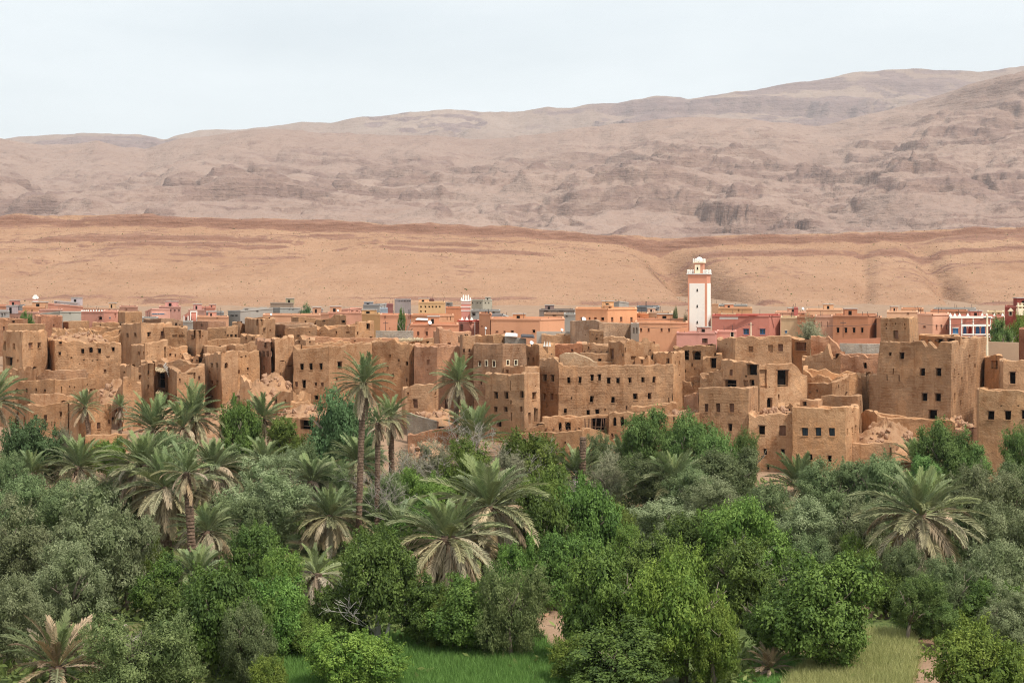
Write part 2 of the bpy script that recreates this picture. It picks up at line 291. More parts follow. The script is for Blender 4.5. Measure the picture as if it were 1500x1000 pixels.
    Z = 20 + (zt - 20) * (s ** 1.05); env = np.sin(np.pi * s) ** .7
    Z = Z + env * (170 * (fbm(X * .0016 + w, Y * .0011, 6, 1) - .5) - 95 * (fbm(X * .0036 + 2.5 * w, Y * .0014 + w2, 6, 3, True) - .45))
    cap = 20 + (zt - 20) * np.clip(s * 1.28 + .05, 0, 1); Z = cap - np.logaddexp(0, (cap - Z) / 14.) * 14. + 14 * np.log(2) * (s > 0)
    rock = np.zeros_like(Z)
    for step, k0, off, f, sd_ in ((70, .72, 90, .0013, 6), (31, .6, 50, .003, 2), (14, .55, 26, .006, 4)):      # broken bands of cliff, tilted and warped
        mk = sst(fbm(X * f * 1.3 + 2 * w2, Y * f, 5, sd_), .40, .56); zz = Z + off * w2 * 1.5 + X * .045 + off * (fbm(X * f * 3, Y * f * 3, 4, sd_ + 1) - .5); q = zz / step; fr = q - np.floor(q)
        g = sst(fr, .50, .84); Z = Z + mk * k0 * step * (g - fr) * np.clip(env * 1.5, 0, 1) * (1 - .9 * sst(s, .68, .86)); rock = np.maximum(rock, mk * sst(fr, .44, .54) * (1 - sst(fr, .84, .97)) * (.72 if step < 20 else 1))
    Z = Z + (fbm(X * .018, Y * .01, 5, 0) - .5) * 17 * np.clip(env + .12, 0, 1) * (.5 + rock); Z = Z - np.clip((Vv - 1) / .12, 0, 1) * 60
    rock = rock * (1 - .7 * sst(s, .70, .92)) * (.55 + .9 * fbm(X * .002, Y * .002, 4, 7))
    struct('mountain_range', mesh('mountain_range', np.stack([X, Y, Z], -1).reshape(-1, 3), grid_faces(len(pu), len(vv)), [M['mount']], smooth=True, attr=rock.ravel()))
    # farthest ridge
    pu = np.linspace(-450, 1950, 620); vv = np.linspace(0, 1.1, 130)
    top = np.interp(pu, [-450, -100, 0, 20, 80, 130, 170, 200, 225, 240, 265, 290, 350, 400, 440, 490, 530, 560, 600, 650, 675, 700, 760, 800, 830, 870, 910, 960, 990, 1010, 1050, 1100, 1130, 1160, 1200, 1250, 1330, 1350, 1370, 1400, 1430, 1460, 1500, 1700, 1950],
                    [225, 212, 204, 200, 196, 193, 195, 196, 200, 204, 197, 190, 189, 185, 178, 178, 170, 168, 163, 160, 160, 162, 163, 156, 157, 152, 149, 140, 141, 146, 138, 131, 126, 120, 117, 106, 98, 99, 102, 101, 103, 101, 97, 80, 90])
    base = smooth(top, 91); top = smooth(top, 5) + (fbm(pu * .05, pu * 0, 5, 5) - .5) * 4
    Q, Vv = np.meshgrid(pu, vv, indexing='ij'); Y = 4700 + 2600 * Vv; X = (Q - CX) / F * Y; s = np.clip(Vv, 0, 1); mixk = sst(s, .5, 1); w = fbm(X * .0008, Y * .0008, 4, 5) - .5
    zt = CZ - ((top[:, None] * mixk + base[:, None] * (1 - mixk)) - HY) / F * 7300; Z = 150 + (zt - 150) * s; env = np.sin(np.pi * s) ** .7
    Z = Z + env * (250 * (fbm(X * .0012 + w, Y * .0009, 6, 2) - .5) - 170 * (fbm(X * .0026 + 2 * w, Y * .0012, 6, 4, True) - .4))
    Z = np.minimum(Z, 150 + (zt - 150) * np.clip(s * 1.25 + .05, 0, 1)); rock = np.zeros_like(Z)
    for step, f, sd_ in ((120, .001, 3), (45, .003, 1)):
        mk = sst(fbm(X * f * 1.3, Y * f, 5, sd_), .42, .58); q = (Z + 160 * w + X * .03 + 60 * (fbm(X * f * 3, Y * f * 3, 4, sd_ + 1) - .5)) / step; fr = q - np.floor(q); Z = Z + mk * step * (sst(fr, .5, .85) - fr) * env; rock = np.maximum(rock, mk * sst(fr, .44, .54) * (1 - sst(fr, .84, .97)))
    Z = Z - np.clip((Vv - 1) / .1, 0, 1) * 120
    struct('far_ridge', mesh('far_ridge', np.stack([X, Y, Z], -1).reshape(-1, 3), grid_faces(len(pu), len(vv)), [M['far']], smooth=True, attr=(rock * .9).ravel()))
build_hills()
# plain that joins the foot of the hills
def plain():
    m = MB(); m.quad((-6500, 400, 1.0), (6500, 400, 1.0), (6500, 9000, 1.0), (-6500, 9000, 1.0)); struct('plain', m.mesh('plain', [M['mesa']]))
plain()
def haze():
    m, nt, b = mat('thin_haze'); nt.nodes.remove(b); pv = N(nt, 'ShaderNodeVolumePrincipled', i_Density=HAZE); pv.inputs['Color'].default_value = (.90, .93, .97, 1)
    pv.inputs['Anisotropy'].default_value = .2
    nt.links.new(pv.outputs[0], nt.nodes['Material Output'].inputs['Volume']); mb = MB(); mb.box(-7000, 7000, -120, 9400, -6, 1250)
    o = put('haze', mb.mesh('haze', [m])); o['kind'] = 'stuff'
HAZE = 6e-5
haze()

def scree():
    """loose boulders and thorn cushions scattered over the mesa slope"""
    R = np.random.RandomState(21); me = bpy.data.objects['mesa'].data; n = len(me.vertices); co = np.empty(n * 3, np.float32); me.vertices.foreach_get('co', co); co = co.reshape(-1, 3); co = co[(co[:, 1] < 1160) & (np.abs(co[:, 0]) < co[:, 1] * .32)]
    for name, k, mt, s0, s1 in (('loose_boulders', 14000, 'stone', .15, .42), ('desert_scrub', 5000, 'weed', .15, .36)):
        p = co[R.randint(0, len(co), k)] + R.normal(size=(k, 3)) * np.array([1.5, 1.5, 0]); s = R.uniform(s0, s1, k) * R.choice([.7, 1, 1.6], k, p=[.6, .3, .1])
        d = np.array([(1, 0, 0), (-.5, .87, 0), (-.5, -.87, 0), (0, 0, .9), (0, 0, -.6)]); V = (p[:, None] + d[None] * s[:, None, None] * R.uniform(.7, 1.3, (k, 5, 1))).reshape(-1, 3)
        f = np.array([(0, 1, 3), (1, 2, 3), (2, 0, 3), (1, 0, 4), (2, 1, 4), (0, 2, 4)]); Fc = (np.arange(k)[:, None, None] * 5 + f[None]).reshape(-1, 3)
        o = put(name, mesh(name, V, Fc, [M[mt]], attr=np.repeat(R.rand(k), 5) * .5)); o['kind'] = 'stuff'
scree()

# ------------------------------------------------------------------ house builder
A0 = (.468, .278, .157); A1 = (.497, .308, .182); AR = (.47, .262, .16); AD = (.39, .24, .15); AB = (.40, .265, .175)
G0 = (.40, .36, .31); G1 = (.35, .335, .31); G2 = (.41, .375, .335)
SAL = (.62, .345, .225); ORG = (.60, .305, .17); PINK = (.62, .30, .235); RED = (.50, .20, .15); CRM = (.66, .49, .30); TAN = (.52, .36, .24); LOR = (.66, .39, .235)
def win_meshes():
    D = {}
    def sill(m, k): m.box(-.58, .58, -.16, .22, -.085, -.003, k)
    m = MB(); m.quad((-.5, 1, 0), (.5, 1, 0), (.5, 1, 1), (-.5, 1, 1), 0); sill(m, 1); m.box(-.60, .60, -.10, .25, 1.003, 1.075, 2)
    m.box(-.5, -.44, .62, .78, 0, 1, 2); m.box(.44, .5, .62, .78, 0, 1, 2)
    D['d'] = m.mesh('window_dark', [M['room_shade'], M['adobe'], M['wood']])
    m = MB(); m.quad((-.5, 1, 0), (.5, 1, 0), (.5, 1, 1), (-.5, 1, 1), 1); sill(m, 2)
    for k in range(4): m.box(-.5 + k * .25 + .01, -.5 + k * .25 + .24, .5 + .05 * (k % 2), .7, 0, 1, 0)
    D['s'] = m.mesh('window_shutter', [M['shutter'], M['room_shade'], M['adobe']])
    def framed(name, fm, pm, bars, leaf=None):
        m = MB(); m.quad((-.5, .8, 0), (.5, .8, 0), (.5, .8, 1), (-.5, .8, 1), 1)
        m.box(-.62, -.48, -.12, .3, -.1, 1.1, 0); m.box(.48, .62, -.12, .3, -.1, 1.1, 0); m.box(-.48, .48, -.12, .3, -.1, 0, 0); m.box(-.48, .48, -.12, .3, 1, 1.1, 0)
        for k in range(bars): x = -.5 + (k + 1) / (bars + 1); m.box(x - .03, x + .03, .4, .5, 0, 1, 2)
        m.box(-.5, .5, .41, .51, .47, .53, 2); return m.mesh(name, [M[fm], M[pm], M[leaf or 'metal']])
    D['f'] = framed('window_white_frame', 'cream', 'room_shade', 2)
    def grille(name, pm, bm):
        m = MB(); m.quad((-.5, 1, 0), (.5, 1, 0), (.5, 1, 1), (-.5, 1, 1), 0); sill(m, 2)
        for k in range(3): x = -.5 + (k + 1) / 4; m.box(x - .03, x + .03, .3, .4, 0, 1, 1)
        for k in range(3): z = (k + 1) / 4; m.box(-.5, .5, .29, .39, z - .02, z + .02, 1)
        return m.mesh(name, [M[pm], M[bm], M['adobe']])
    D['g'] = grille('window_grille', 'room_shade', 'shutter')
    m = MB(); m.quad((-.5, 1, 0), (.5, 1, 0), (.5, 1, 1), (-.5, 1, 1), 1); sill(m, 2); m.box(-.6, .6, -.1, .25, 1.003, 1.08, 2)
    m.box(-.48, -.02, .55, .68, .02, .98, 0); m.box(.02, .48, .55, .68, .02, .98, 0); m.box(-.42, -.08, .50, .55, .1, .45, 0); m.box(.08, .42, .50, .55, .1, .45, 0); m.box(-.42, -.08, .5, .55, .55, .9, 0); m.box(.08, .42, .5, .55, .55, .9, 0)
    D['b'] = m.mesh('window_blue', [M['blue'], M['room_shade'], M['adobe']])
    m = MB(); m.quad((-.5, 1, 0), (.5, 1, 0), (.5, 1, 1), (-.5, 1, 1), 1)
    m.box(-.62, .62, -.25, .3, 1.0, 1.16, 2); m.box(-.5, -.03, .3, .5, .0, 1, 0); m.box(.03, .5, .3, .5, 0, 1, 0)
    for k in range(2): m.box(-.44 + k * .53, -.09 + k * .53, .25, .3, .1, .9, 3)
    m.box(-.62, .62, -.2, .3, -.12, -.003, 2)
    D['w'] = m.mesh('window_blue_pair', [M['dblue'], M['room_shade'], M['paint'], M['blue']]); D['l'] = m.mesh('window_light_blue', [M['lblue'], M['room_shade'], M['white'], M['dblue']])
    def arch(name, pm, sp):
        m = MB(); m.quad((-.5, 1, 0), (.5, 1, 0), (.5, 1, 1), (-.5, 1, 1), 0); K = 7
        arc = [(.5 * math.cos(math.pi * k / K / 2), .52 + .47 * math.sin(math.pi * k / K / 2)) for k in range(K + 1)]
        for sgn in (1, -1):
            for k in range(K):
                (xa, za), (xb, zb) = arc[k], arc[k + 1]; xa *= sgn; xb *= sgn
                m.quad((xa, .05, za), (sgn * .5, .05, za), (sgn * .5, .05, 1), (xb, .05, 1), 1); m.quad((xb, .05, zb), (xa, .05, za), (xb, .05, 1), (xb, .05, 1.0001), 1)
                m.quad((xa, .05, za), (xb, .05, zb), (xb, 1, zb), (xa, 1, za), 1)
        return m.mesh(name, [M[pm], M[sp]])
    D['a'] = arch('window_arched', 'room_shade', 'adobe'); D['A'] = arch('loggia_arch', 'dblue', 'white'); D['R'] = arch('loggia_arch_red', 'red', 'white')
    m = MB(); m.quad((-.5, 1, 0), (.5, 1, 0), (.5, 1, 1), (-.5, 1, 1), 1); m.box(-.62, .62, -.06, .25, 1.003, 1.06, 2)
    for k in range(5): m.box(-.5 + k * .2 + .01, -.5 + k * .2 + .19, .5 + .04 * (k % 2), .65, 0, 1, 0)
    m.box(-.46, .46, .44, .5, .25, .31, 2); m.box(-.46, .46, .44, .5, .72, .78, 2)
    D['door'] = m.mesh('door_planks', [M['shutter'], M['room_shade'], M['wood']])
    m = MB(); m.quad((-.5, 1, 0), (.5, 1, 0), (.5, 1, 1), (-.5, 1, 1), 0); m.box(-.6, .6, -.08, .3, 1.003, 1.06, 1); D['o'] = m.mesh('opening_shade_pane', [M['room_shade'], M['wood']])
    return D
WM = win_meshes()
def H(label, chain, prof, wins=(), depth=6., col=A0, er=.10, roof=.45, z0=None, mt='adobe', cat='mud house', group='mud houses of the old village', amp=.07, name='mud_house', res=None, holes=0, th=.52, beams=0):
    pts = [Vector(((px - CX) / F * Y, Y)) for px, Y in chain]; n = len(pts); Ym = min(Y for _, Y in chain)
    if isinstance(prof, (int, float)):
        zc = CZ - (prof - HY) / F * Ym; top = lambda x, Y: zc
    else:
        xs = [p[0] for p in prof]; ys = [p[1] for p in prof]
        def top(x, Y):
            return CZ - (float(np.interp(CX + F * x / Y, xs, ys)) - HY) / F * Y
    kc = sum(p.x / p.y for p in pts) / n
    def back(p): Y = p.y + depth; k = p.x / p.y; k = kc + (k - kc) * .97; return Vector((k * Y, Y))
    loop = pts + [back(pts[-1]), back(pts[0])]
    mid = sum(loop, Vector((0, 0))) / len(loop); g0 = float(zg(mid.y))
    if z0 is None: z0 = float(zg(Ym)) - 1.0
    res = res or (.45 if Ym < 165 else .7 if Ym < 215 else 1.6)
    if cat != 'mud house' and Ym > 200: res = 2.5
    wf = [[] for _ in range(n)]
    for w in wins:
        w = tuple(w) + (('d',) if len(w) == 4 else ())
        for i in range(n - 1):
            if chain[i][0] <= w[0] < chain[i + 1][0] or (i == n - 2): wf[i].append(w); break
    if cat == 'mud house' and not holes: holes = 3
    if holes:
        hr = random.Random(len(label) + int(chain[0][0]))
        for k in range(holes):
            i = hr.randrange(n - 1); cx = hr.uniform(chain[i][0] + 4, chain[i + 1][0] - 4); ptop = prof if isinstance(prof, (int, float)) else float(np.interp(cx, xs, ys))
            cy = ptop + 8 + 13 * hr.randint(0, 5) + hr.uniform(-1, 1)
            if all(abs(cx - w[0]) > w[2] * .5 + 3 or abs(cy - w[1]) > w[3] * .5 + 3 for w in wf[i]): wf[i].append((cx, cy, 1.3, 1.4, 'h'))
    zmin = 1e9; mb = MB(); root = empty(name, (mid.x, mid.y, g0), label, cat, group); rl = Vector(root.location); R3 = random.Random(int(mid.x * 31 + mid.y * 7))
    tone = R3.uniform(.82, 1.12); warm = R3.uniform(-.04, .04); colr = [col[0] * tone, col[1] * tone * (1 - warm * .6), col[2] * tone * (1 - warm * 1.6)]
    def D(x, y, z):
        if amp <= 0: return (x, y, z)
        v = mn.noise_vector(Vector((x * .45, y * .45, z * .45))) * amp * 1.3 + mn.noise_vector(Vector((x * 1.7, y * 1.7, z * 1.7))) * amp * .6
        return (x + v.x, y + v.y, z + v.z * .5)
    def rel(p): return (p[0] - rl.x, p[1] - rl.y, p[2] - rl.z)
    caps = []
    for i in range(len(loop)):
        a = loop[i]; b = loop[(i + 1) % len(loop)]; L = (b - a).length
        if L < .02: continue
        d = (b - a) / L; nn = Vector((d.y, -d.x)); vis = i < n - 1
        r = res if vis else res * 2.2
        nu = max(2, int(round(L / r)) + 1); us = list(np.linspace(0, L, nu)); ws = []
        tops_of = lambda u: top(a.x + d.x * u, a.y + d.y * u) if vis else (top(*a) * (1 - u / L) + top(*b) * (u / L))
        zs = []
        if vis:
            for (cx, cy, w, h, k) in wf[i]:
                def hit(px, py):
                    kk = (px - CX) / F; t = (kk * a.y - a.x) / (d.x - kk * d.y); Y = a.y + d.y * t; return t, CZ - (py - HY) / F * Y
                u0, z1 = hit(cx - w / 2, cy - h / 2); u1, _ = hit(cx + w / 2, cy); um, zb = hit(cx, cy + h / 2)
                u0 = max(u0, .06); u1 = min(u1, L - .06); z1 = min(z1, tops_of((u0 + u1) / 2) - .12); zb = max(zb, z0 + .1)
                if u1 - u0 > .08 and z1 - zb > .08: ws.append((u0, u1, zb, z1, k))
            ws2 = []
            for w in ws:
                if all(w[1] < q[0] - .02 or w[0] > q[1] + .02 or w[3] < q[2] - .02 or w[2] > q[3] + .02 for q in ws2): ws2.append(w)
            ws = ws2
        def merge(base, keys, tol):
            keys = sorted(keys); out = [v for v in base if all(abs(v - k) > tol for k in keys) or v in (base[0], base[-1])]; al = sorted(out + keys); res_ = [al[0]]
            for v in al[1:]:
                if v - res_[-1] > 1e-4: res_.append(v)
            return res_
        us = merge(us, [w[0] for w in ws] + [w[1] for w in ws], r * .35)
        T = []
        for u in us:
            x = a.x + d.x * u; y = a.y + d.y * u; t = tops_of(u)
            if er > 0: t += er * (1.6 * mn.noise(Vector((x * .8, y * .8, z0))) + 1.1 * mn.noise(Vector((x * 2.9, y * 2.9, 3.))) + .9 * mn.noise(Vector((x * 6.1, y * 6.1, 9.)))) - er * .3
            T.append(max(t, z0 + .3))
        zmax = max(T) + .001; zmin = min(zmin, min(T))
        if amp <= 0 and not ws: zs = [z0, zmax]
        else: zs = list(np.linspace(z0, zmax, max(2, int((zmax - z0) / (r * 1.05)) + 1)))
        zs = merge(zs, [w[2] for w in ws] + [w[3] for w in ws], r * .3)
        base = len(mb.v); nz_ = len(zs)
        for ui, u in enumerate(us):
            x = a.x + d.x * u; y = a.y + d.y * u
            for z in zs: mb.v.append(rel(D(x, y, min(z, T[ui]))))
        skip = set()
        for w in ws:
            i0 = min(range(len(us)), key=lambda q: abs(us[q] - w[0])); i1 = min(range(len(us)), key=lambda q: abs(us[q] - w[1]))
            j0 = min(range(nz_), key=lambda q: abs(zs[q] - w[2])); j1 = min(range(nz_), key=lambda q: abs(zs[q] - w[3]))
            if i1 <= i0 or j1 <= j0: continue
            for q in range(i0, i1):
                for s_ in range(j0, j1): skip.add((q, s_))
            k = w[4]; dep = .2 if k == 'h' else (.42 if w[1] - w[0] > .9 and th > .5 else .30)
            if k in 'fwl': dep = .2
            inn = Vector((-nn.x * dep, -nn.y * dep, 0)); cs = [mb.v[base + q * nz_ + s_] for q, s_ in ((i0, j0), (i1, j0), (i1, j1), (i0, j1))]
            ci = [tuple(Vector(c) + inn) for c in cs]
            for q in range(4): mb.quad(cs[q], ci[q], ci[(q + 1) % 4], cs[(q + 1) % 4])
            if k == 'h': mb.quad(*ci)
            else:
                um = (w[0] + w[1]) / 2; p = D(a.x + d.x * um, a.y + d.y * um, w[2])
                put('door' if k in ('door', 'o') else 'window', WM[k], root, Vector((p[0] - rl.x, p[1] - rl.y, w[2] - rl.z)), (0, 0, math.atan2(d.y, d.x)), ((w[1] - w[0]) * 1.02, dep, w[3] - w[2]), colr)
        for q in range(len(us) - 1):
            for s_ in range(nz_ - 1):
                if (q, s_) in skip or (zs[s_] >= T[q] and zs[s_] >= T[q + 1]): continue
                v0 = base + q * nz_ + s_; mb.f.append((v0, v0 + nz_, v0 + nz_ + 1, v0 + 1)); mb.m.append(0)
        caps.append((a, d, nn, us, T))
    zr = zmin - roof
    for (a, d, nn, us, T) in caps:
        L = us[-1]; prev = None
        for u, t in zip(us, T):
            x = a.x + d.x * u; y = a.y + d.y * u; ui = min(max(u, min(th, L / 2)), L - min(th, L / 2))
            o = rel(D(x, y, t)); ip = rel(D(a.x + d.x * ui - nn.x * th, a.y + d.y * ui - nn.y * th, t)); lo = (ip[0], ip[1], min(zr - .1, t - .05) - rl.z)
            om = ((o[0] + ip[0]) / 2, (o[1] + ip[1]) / 2, (o[2] + ip[2]) / 2 + (.05 if er > 0 else 0))
            if prev:
                mb.quad(prev[0], o, om, prev[3]); mb.quad(prev[3], om, ip, prev[1]); mb.quad(prev[1], ip, lo, prev[2])
            prev = (o, ip, lo, om)
    put('wall', mb.mesh('wall', [M[mt]], smooth=False), root, None, None, None, colr)
    ctr = mid; rb = MB(); rp = [ctr + (p - ctr) * (1 - .12 / max((p - ctr).length, .3)) for p in loop]
    rb.poly([(p.x - rl.x, p.y - rl.y, zr - rl.z) for p in rp]); 
    rc = [min(.62, c * 1.12 + .02) for c in (A1 if mt != 'paint' else colr)]
    put('roof' if roof < 1.5 else 'floor', rb.mesh('roof', [M['roof']]), root, None, None, None, rc)
    if mt == 'paint' and cat == 'house':
        for q in range(R3.randint(2, 4)):      # steel rods and a water tank or stair box on the roof
            t = R3.uniform(.05, .95); pa = loop[0].lerp(loop[n - 1], t); dy = R3.uniform(.3, min(3, depth - .5)); bm = MB(); hh = R3.uniform(.5, 1.3); bm.tube([(0, 0, 0), (R3.uniform(-.08, .08), 0, hh)], .028, 4)
            put('roof_rod', bm.mesh('roof_rod', [M['metal']]), root, (pa.x - rl.x, pa.y + dy - rl.y, zr - rl.z))
        if R3.random() < .55 and (loop[0] - loop[n - 1]).length > 3.5:
            t = R3.uniform(.15, .85); pa = loop[0].lerp(loop[n - 1], t); w_, d_, hh = R3.uniform(.5, 1.1), R3.uniform(.5, .9), R3.uniform(.9, 1.5); bm = MB(); bm.box(-w_, w_, -d_, d_, 0, hh, 0); bm.box(-w_ - .1, w_ + .1, -d_ - .1, d_ + .1, hh + .002, hh + .1, 1); bm.box(-w_ * .4, w_ * .1, -d_ - .03, -d_ + .1, .05, hh * .8, 2)
            put('roof_hut', bm.mesh('roof_hut', [M['paint'], M['concrete'], M['room_shade']]), root, (pa.x - rl.x, pa.y + min(depth * .5, 4) - rl.y, zr - rl.z), None, None, [c_ * R3.uniform(.85, 1.1) for c_ in colr])
        a_, b_ = loop[0], loop[n - 1]; bm = MB()
        for q in range(n - 1):
            p0, p1 = loop[q], loop[q + 1]; dd = (p1 - p0).normalized(); nn_ = Vector((dd.y, -dd.x)) * .09; t0 = top(p0.x, p0.y) - rl.z; t1 = top(p1.x, p1.y) - rl.z; r0 = p0 - Vector((rl.x, rl.y)); r1 = p1 - Vector((rl.x, rl.y))
            bm.quad((r0.x + nn_.x, r0.y + nn_.y, t0 - .16), (r1.x + nn_.x, r1.y + nn_.y, t1 - .16), (r1.x + nn_.x, r1.y + nn_.y, t1 + .03), (r0.x + nn_.x, r0.y + nn_.y, t0 + .03)); bm.quad((r0.x + nn_.x, r0.y + nn_.y, t0 + .03), (r1.x + nn_.x, r1.y + nn_.y, t1 + .03), (r1.x - nn_.x, r1.y - nn_.y, t1 + .03), (r0.x - nn_.x, r0.y - nn_.y, t0 + .03)); bm.quad((r0.x - nn_.x * 0, r0.y, t0 - .16), (r1.x, r1.y, t1 - .16), (r1.x + nn_.x, r1.y + nn_.y, t1 - .16), (r0.x + nn_.x, r0.y + nn_.y, t0 - .16))
        put('cornice', bm.mesh('cornice', [M['paint']]), root, None, None, None, [min(.8, c_ * 1.08 + .03) for c_ in colr])
    if beams:
        a, b = loop[0], loop[n - 1]
        for q in range(beams):
            t = (q + .5) / beams; p = a.lerp(b, t); bm = MB(); bm.tube([(0, 0, 0), (0, -.55 - .2 * R3.random(), .02)], .07, 5)
            put('roof_beam', bm.mesh('roof_beam', [M['wood']]), root, (p.x - rl.x, p.y - rl.y + .1, zmin - .35 - rl.z))
    return root
def HP(label, chain, prof, wins=(), **kw):
    d = dict(depth=9., col=SAL, er=0., amp=0., roof=.5, mt='paint', cat='house', group='painted houses of the new town', name='painted_house', th=.25); d.update(kw)
    return H(label, chain, prof, wins, **d)
def HG(label, chain, prof, wins=(), **kw):
    d = dict(col=G1, name='concrete_house', group='unpainted concrete houses of the new town'); d.update(kw); return HP(label, chain, prof, wins, **d)
def RW(label, chain, prof, wins=(), **kw):      # ruined wall
    d = dict(depth=.75, er=.28, roof=.02, res=.28, cat='ruined wall', name='ruined_wall', group='ruined mud walls', amp=.10, th=.36); d.update(kw); return H(label, chain, prof, wins, **d)

# ------------------------------------------------------------------ the old mud village, left to right
H('square two-storey mud house at the far left edge with two broken windows', [(4, 176), (33, 170), (69, 175)], [(4, 486), (33, 485), (69, 485)], [(20, 507, 4, 9, 's'), (7, 506, 4, 14, 'a'), (45, 506, 6, 8, 's'), (57, 506, 4.5, 8), (13, 529, 9, 13, 'o'), (25, 528, 2, 4, 'h')], holes=4)
H('long crumbling mud house with four small windows and a rubble roof', [(69, 180), (80, 173), (178, 172)], [(69, 497), (90, 499), (130, 500), (178, 502)], [(88, 502, 4, 4), (87.5, 518, 3.5, 5), (121, 514, 5, 7), (133, 512, 6, 8, 'a'), (146, 514, 5, 7), (165.5, 511.5, 4.5, 6), (123, 527, 3, 1.5, 'h'), (135, 528, 2.5, 2, 'h'), (143, 527, 2.5, 2, 'h'), (158, 523, 5, 3, 'h'), (154, 543, 4, 4, 's'), (105, 524, 3, 3, 'h')], er=.2, holes=12, mt='brick')
RW('low broken wall on the rubble roof behind the four-window house', [(75, 190), (150, 189), (182, 190)], [(75, 487), (100, 484), (118, 486), (140, 485), (160, 491), (182, 488)], er=.5)
H('low mud house with a flat top just behind the long rubble-roofed house', [(76, 202), (180, 199)], [(76, 481), (100, 480), (135, 483), (180, 479)], [(134, 485, 3, 4), (158, 488, 4, 1.5, 'h')], er=.25)
RW('stepped broken wall running below the square house at the left edge', [(-15, 167), (53, 163)], [(-15, 550), (6, 551), (20, 541), (40, 536), (53, 534)], depth=1.)
H('roofless mud enclosure with a rough dark wall below the four-window house', [(52, 164), (126, 163), (129, 167)], [(52, 552), (60, 546), (66, 542), (95, 541), (124, 542), (129, 546)], roof=1.6, er=.12, col=AD, mt='brick', holes=5)
H('long low mud house with a row of small slits under the roofless enclosure', [(-15, 158), (80, 153), (141, 157)], [(-15, 560), (80, 556), (128, 553), (141, 556)], [(25, 572, 2.5, 6), (40, 572, 2.5, 6), (53.5, 571, 2, 4.5), (66, 572, 2.5, 4), (90, 570, 2, 9, 's'), (102, 566, 1.5, 3, 'h'), (110, 567, 1.5, 3, 'h'), (128, 563, 1.5, 3, 'h')], er=.1)
H('small whitish rooftop room on the terrace above the left front house', [(45, 151), (98, 150), (110, 151)], [(45, 577), (92, 576), (94, 580), (110, 580)], er=.12, depth=3)
H('front mud house at left with one dark and one grilled window', [(28, 147), (42, 145), (100, 144)], [(28, 594), (60, 593), (100, 588)], [(52, 612, 5, 9), (66, 612, 5, 9, 'g'), (89, 606.5, 3.5, 7), (76, 621, 1.5, 7, 'h'), (81, 621, 1.5, 7, 'h'), (35, 613, 3, 10, 's')], roof=.2, holes=5, depth=7)
H('front mud house at left with two barred windows behind the leaning palm', [(100, 144.5), (116, 140), (163, 143)], [(100, 590), (116, 589), (130, 592), (147, 607), (150, 591), (163, 592)], [(130, 624, 6, 8, 'g'), (144.5, 624, 5.5, 9, 'g'), (160, 618, 2.5, 6, 's')], er=.08)
H('low pale-topped mud room at the foot of the barred-window house', [(125, 137), (187, 138)], [(125, 638), (140, 636), (187, 636)], [(139, 652, 4.5, 4)], roof=.1, depth=4)
H('round-shouldered brick ruin standing alone on the rubble slope', [(172, 151), (180, 148), (207, 150)], [(172, 570), (180, 557), (190, 553), (200, 556), (207, 562)], mt='brick', er=.2, depth=4, holes=6)
H('mud house with a dark shaded side and a tall black slit at its right end', [(192, 172), (213, 167), (246, 170)], [(192, 504), (213, 505), (225, 501), (246, 498)], [(203, 517, 3, 5, 's'), (211, 517, 2.5, 5, 's'), (242.5, 516.5, 3, 17, 'o')], holes=6)
H('wide upper mud house with one dark, one black and one shuttered window', [(178, 190), (207, 184), (230, 186), (252, 187)], [(178, 475), (207, 473), (230, 474), (252, 472)], [(198, 490.5, 4, 6), (187, 491, 3, 6), (218.5, 490, 5, 6.5), (238, 488.5, 5, 7, 's')], beams=5)
H('mud house wall with two blind orange niches side by side', [(240, 185), (275, 184)], 479.5, [(255, 492, 7, 3.5, 'h'), (265.5, 492, 9, 3.5, 'h'), (262, 502, 1.5, 5, 'h')])
H('slim mud tower with one black window on its shaded side', [(274, 178), (288, 174), (304, 177)], [(274, 484), (288, 484), (304, 484)], [(281, 494, 4, 6.5), (297, 492, 1.5, 2, 'h')], depth=4)
H('low mud house between the slim tower and the dark-sided house', [(244, 172), (275, 173)], [(244, 509), (252, 511), (275, 508)], [(250, 519, 3, 4, 's'), (257, 520, 2, 4, 's'), (275, 520, 2, 3)], holes=4)
H('stubby tower with a shaded left face on the far left skyline of the old village', [(173, 215), (183, 211), (208, 214)], 457.5, [(195, 471, 5, 1.2, 'h')], depth=6)
H('long flat mud house with three little black openings in its foot', [(304, 200), (332, 199), (348, 200)], [(304, 481), (330, 480), (348, 477)], [(333.5, 491.5, 3, 3), (339, 491.5, 3.5, 3.5), (345.5, 491.5, 3.5, 3.5), (330, 487, 1.5, 4, 's')])
H('low sloping roof terrace with one square hole below the three-hole house', [(303, 190), (380, 191)], [(303, 500), (320, 497), (345, 495), (380, 497)], [(310, 499.5, 4, 3)], er=.12)
H('tall plain mud block on the skyline left of centre with two pinhole windows', [(359, 205), (380, 198), (403, 203)], 468, [(387.5, 483, 3, 5), (396, 484, 1.5, 3)], beams=4)
H('shaded low mud house next to the tall plain block with two floor-level holes', [(402, 210), (418, 208), (460, 211)], 475.5, [(407, 492, 2, 3), (411, 492, 2, 3)], col=AD)
H('pale curved mud wall house with two thin slots along its base', [(417, 202), (464, 200)], [(417, 482), (440, 480), (464, 477)], [(424, 492, 5, 1.6), (438, 491.5, 5, 1.6)], er=.12)
H('small skyline mud house with a single tiny window', [(427, 222), (438, 219), (463, 221)], [(427, 465), (440, 463), (463, 466)], [(448, 471, 2.5, 3)])
H('peaked ruin on the skyline with a dark gap at each side', [(463, 219), (490, 217), (507, 216)], [(463, 469), (472, 469), (480, 465), (490, 462), (507, 461)], [(474, 468, 4, 6), (503, 471, 5, 4)], er=.2)
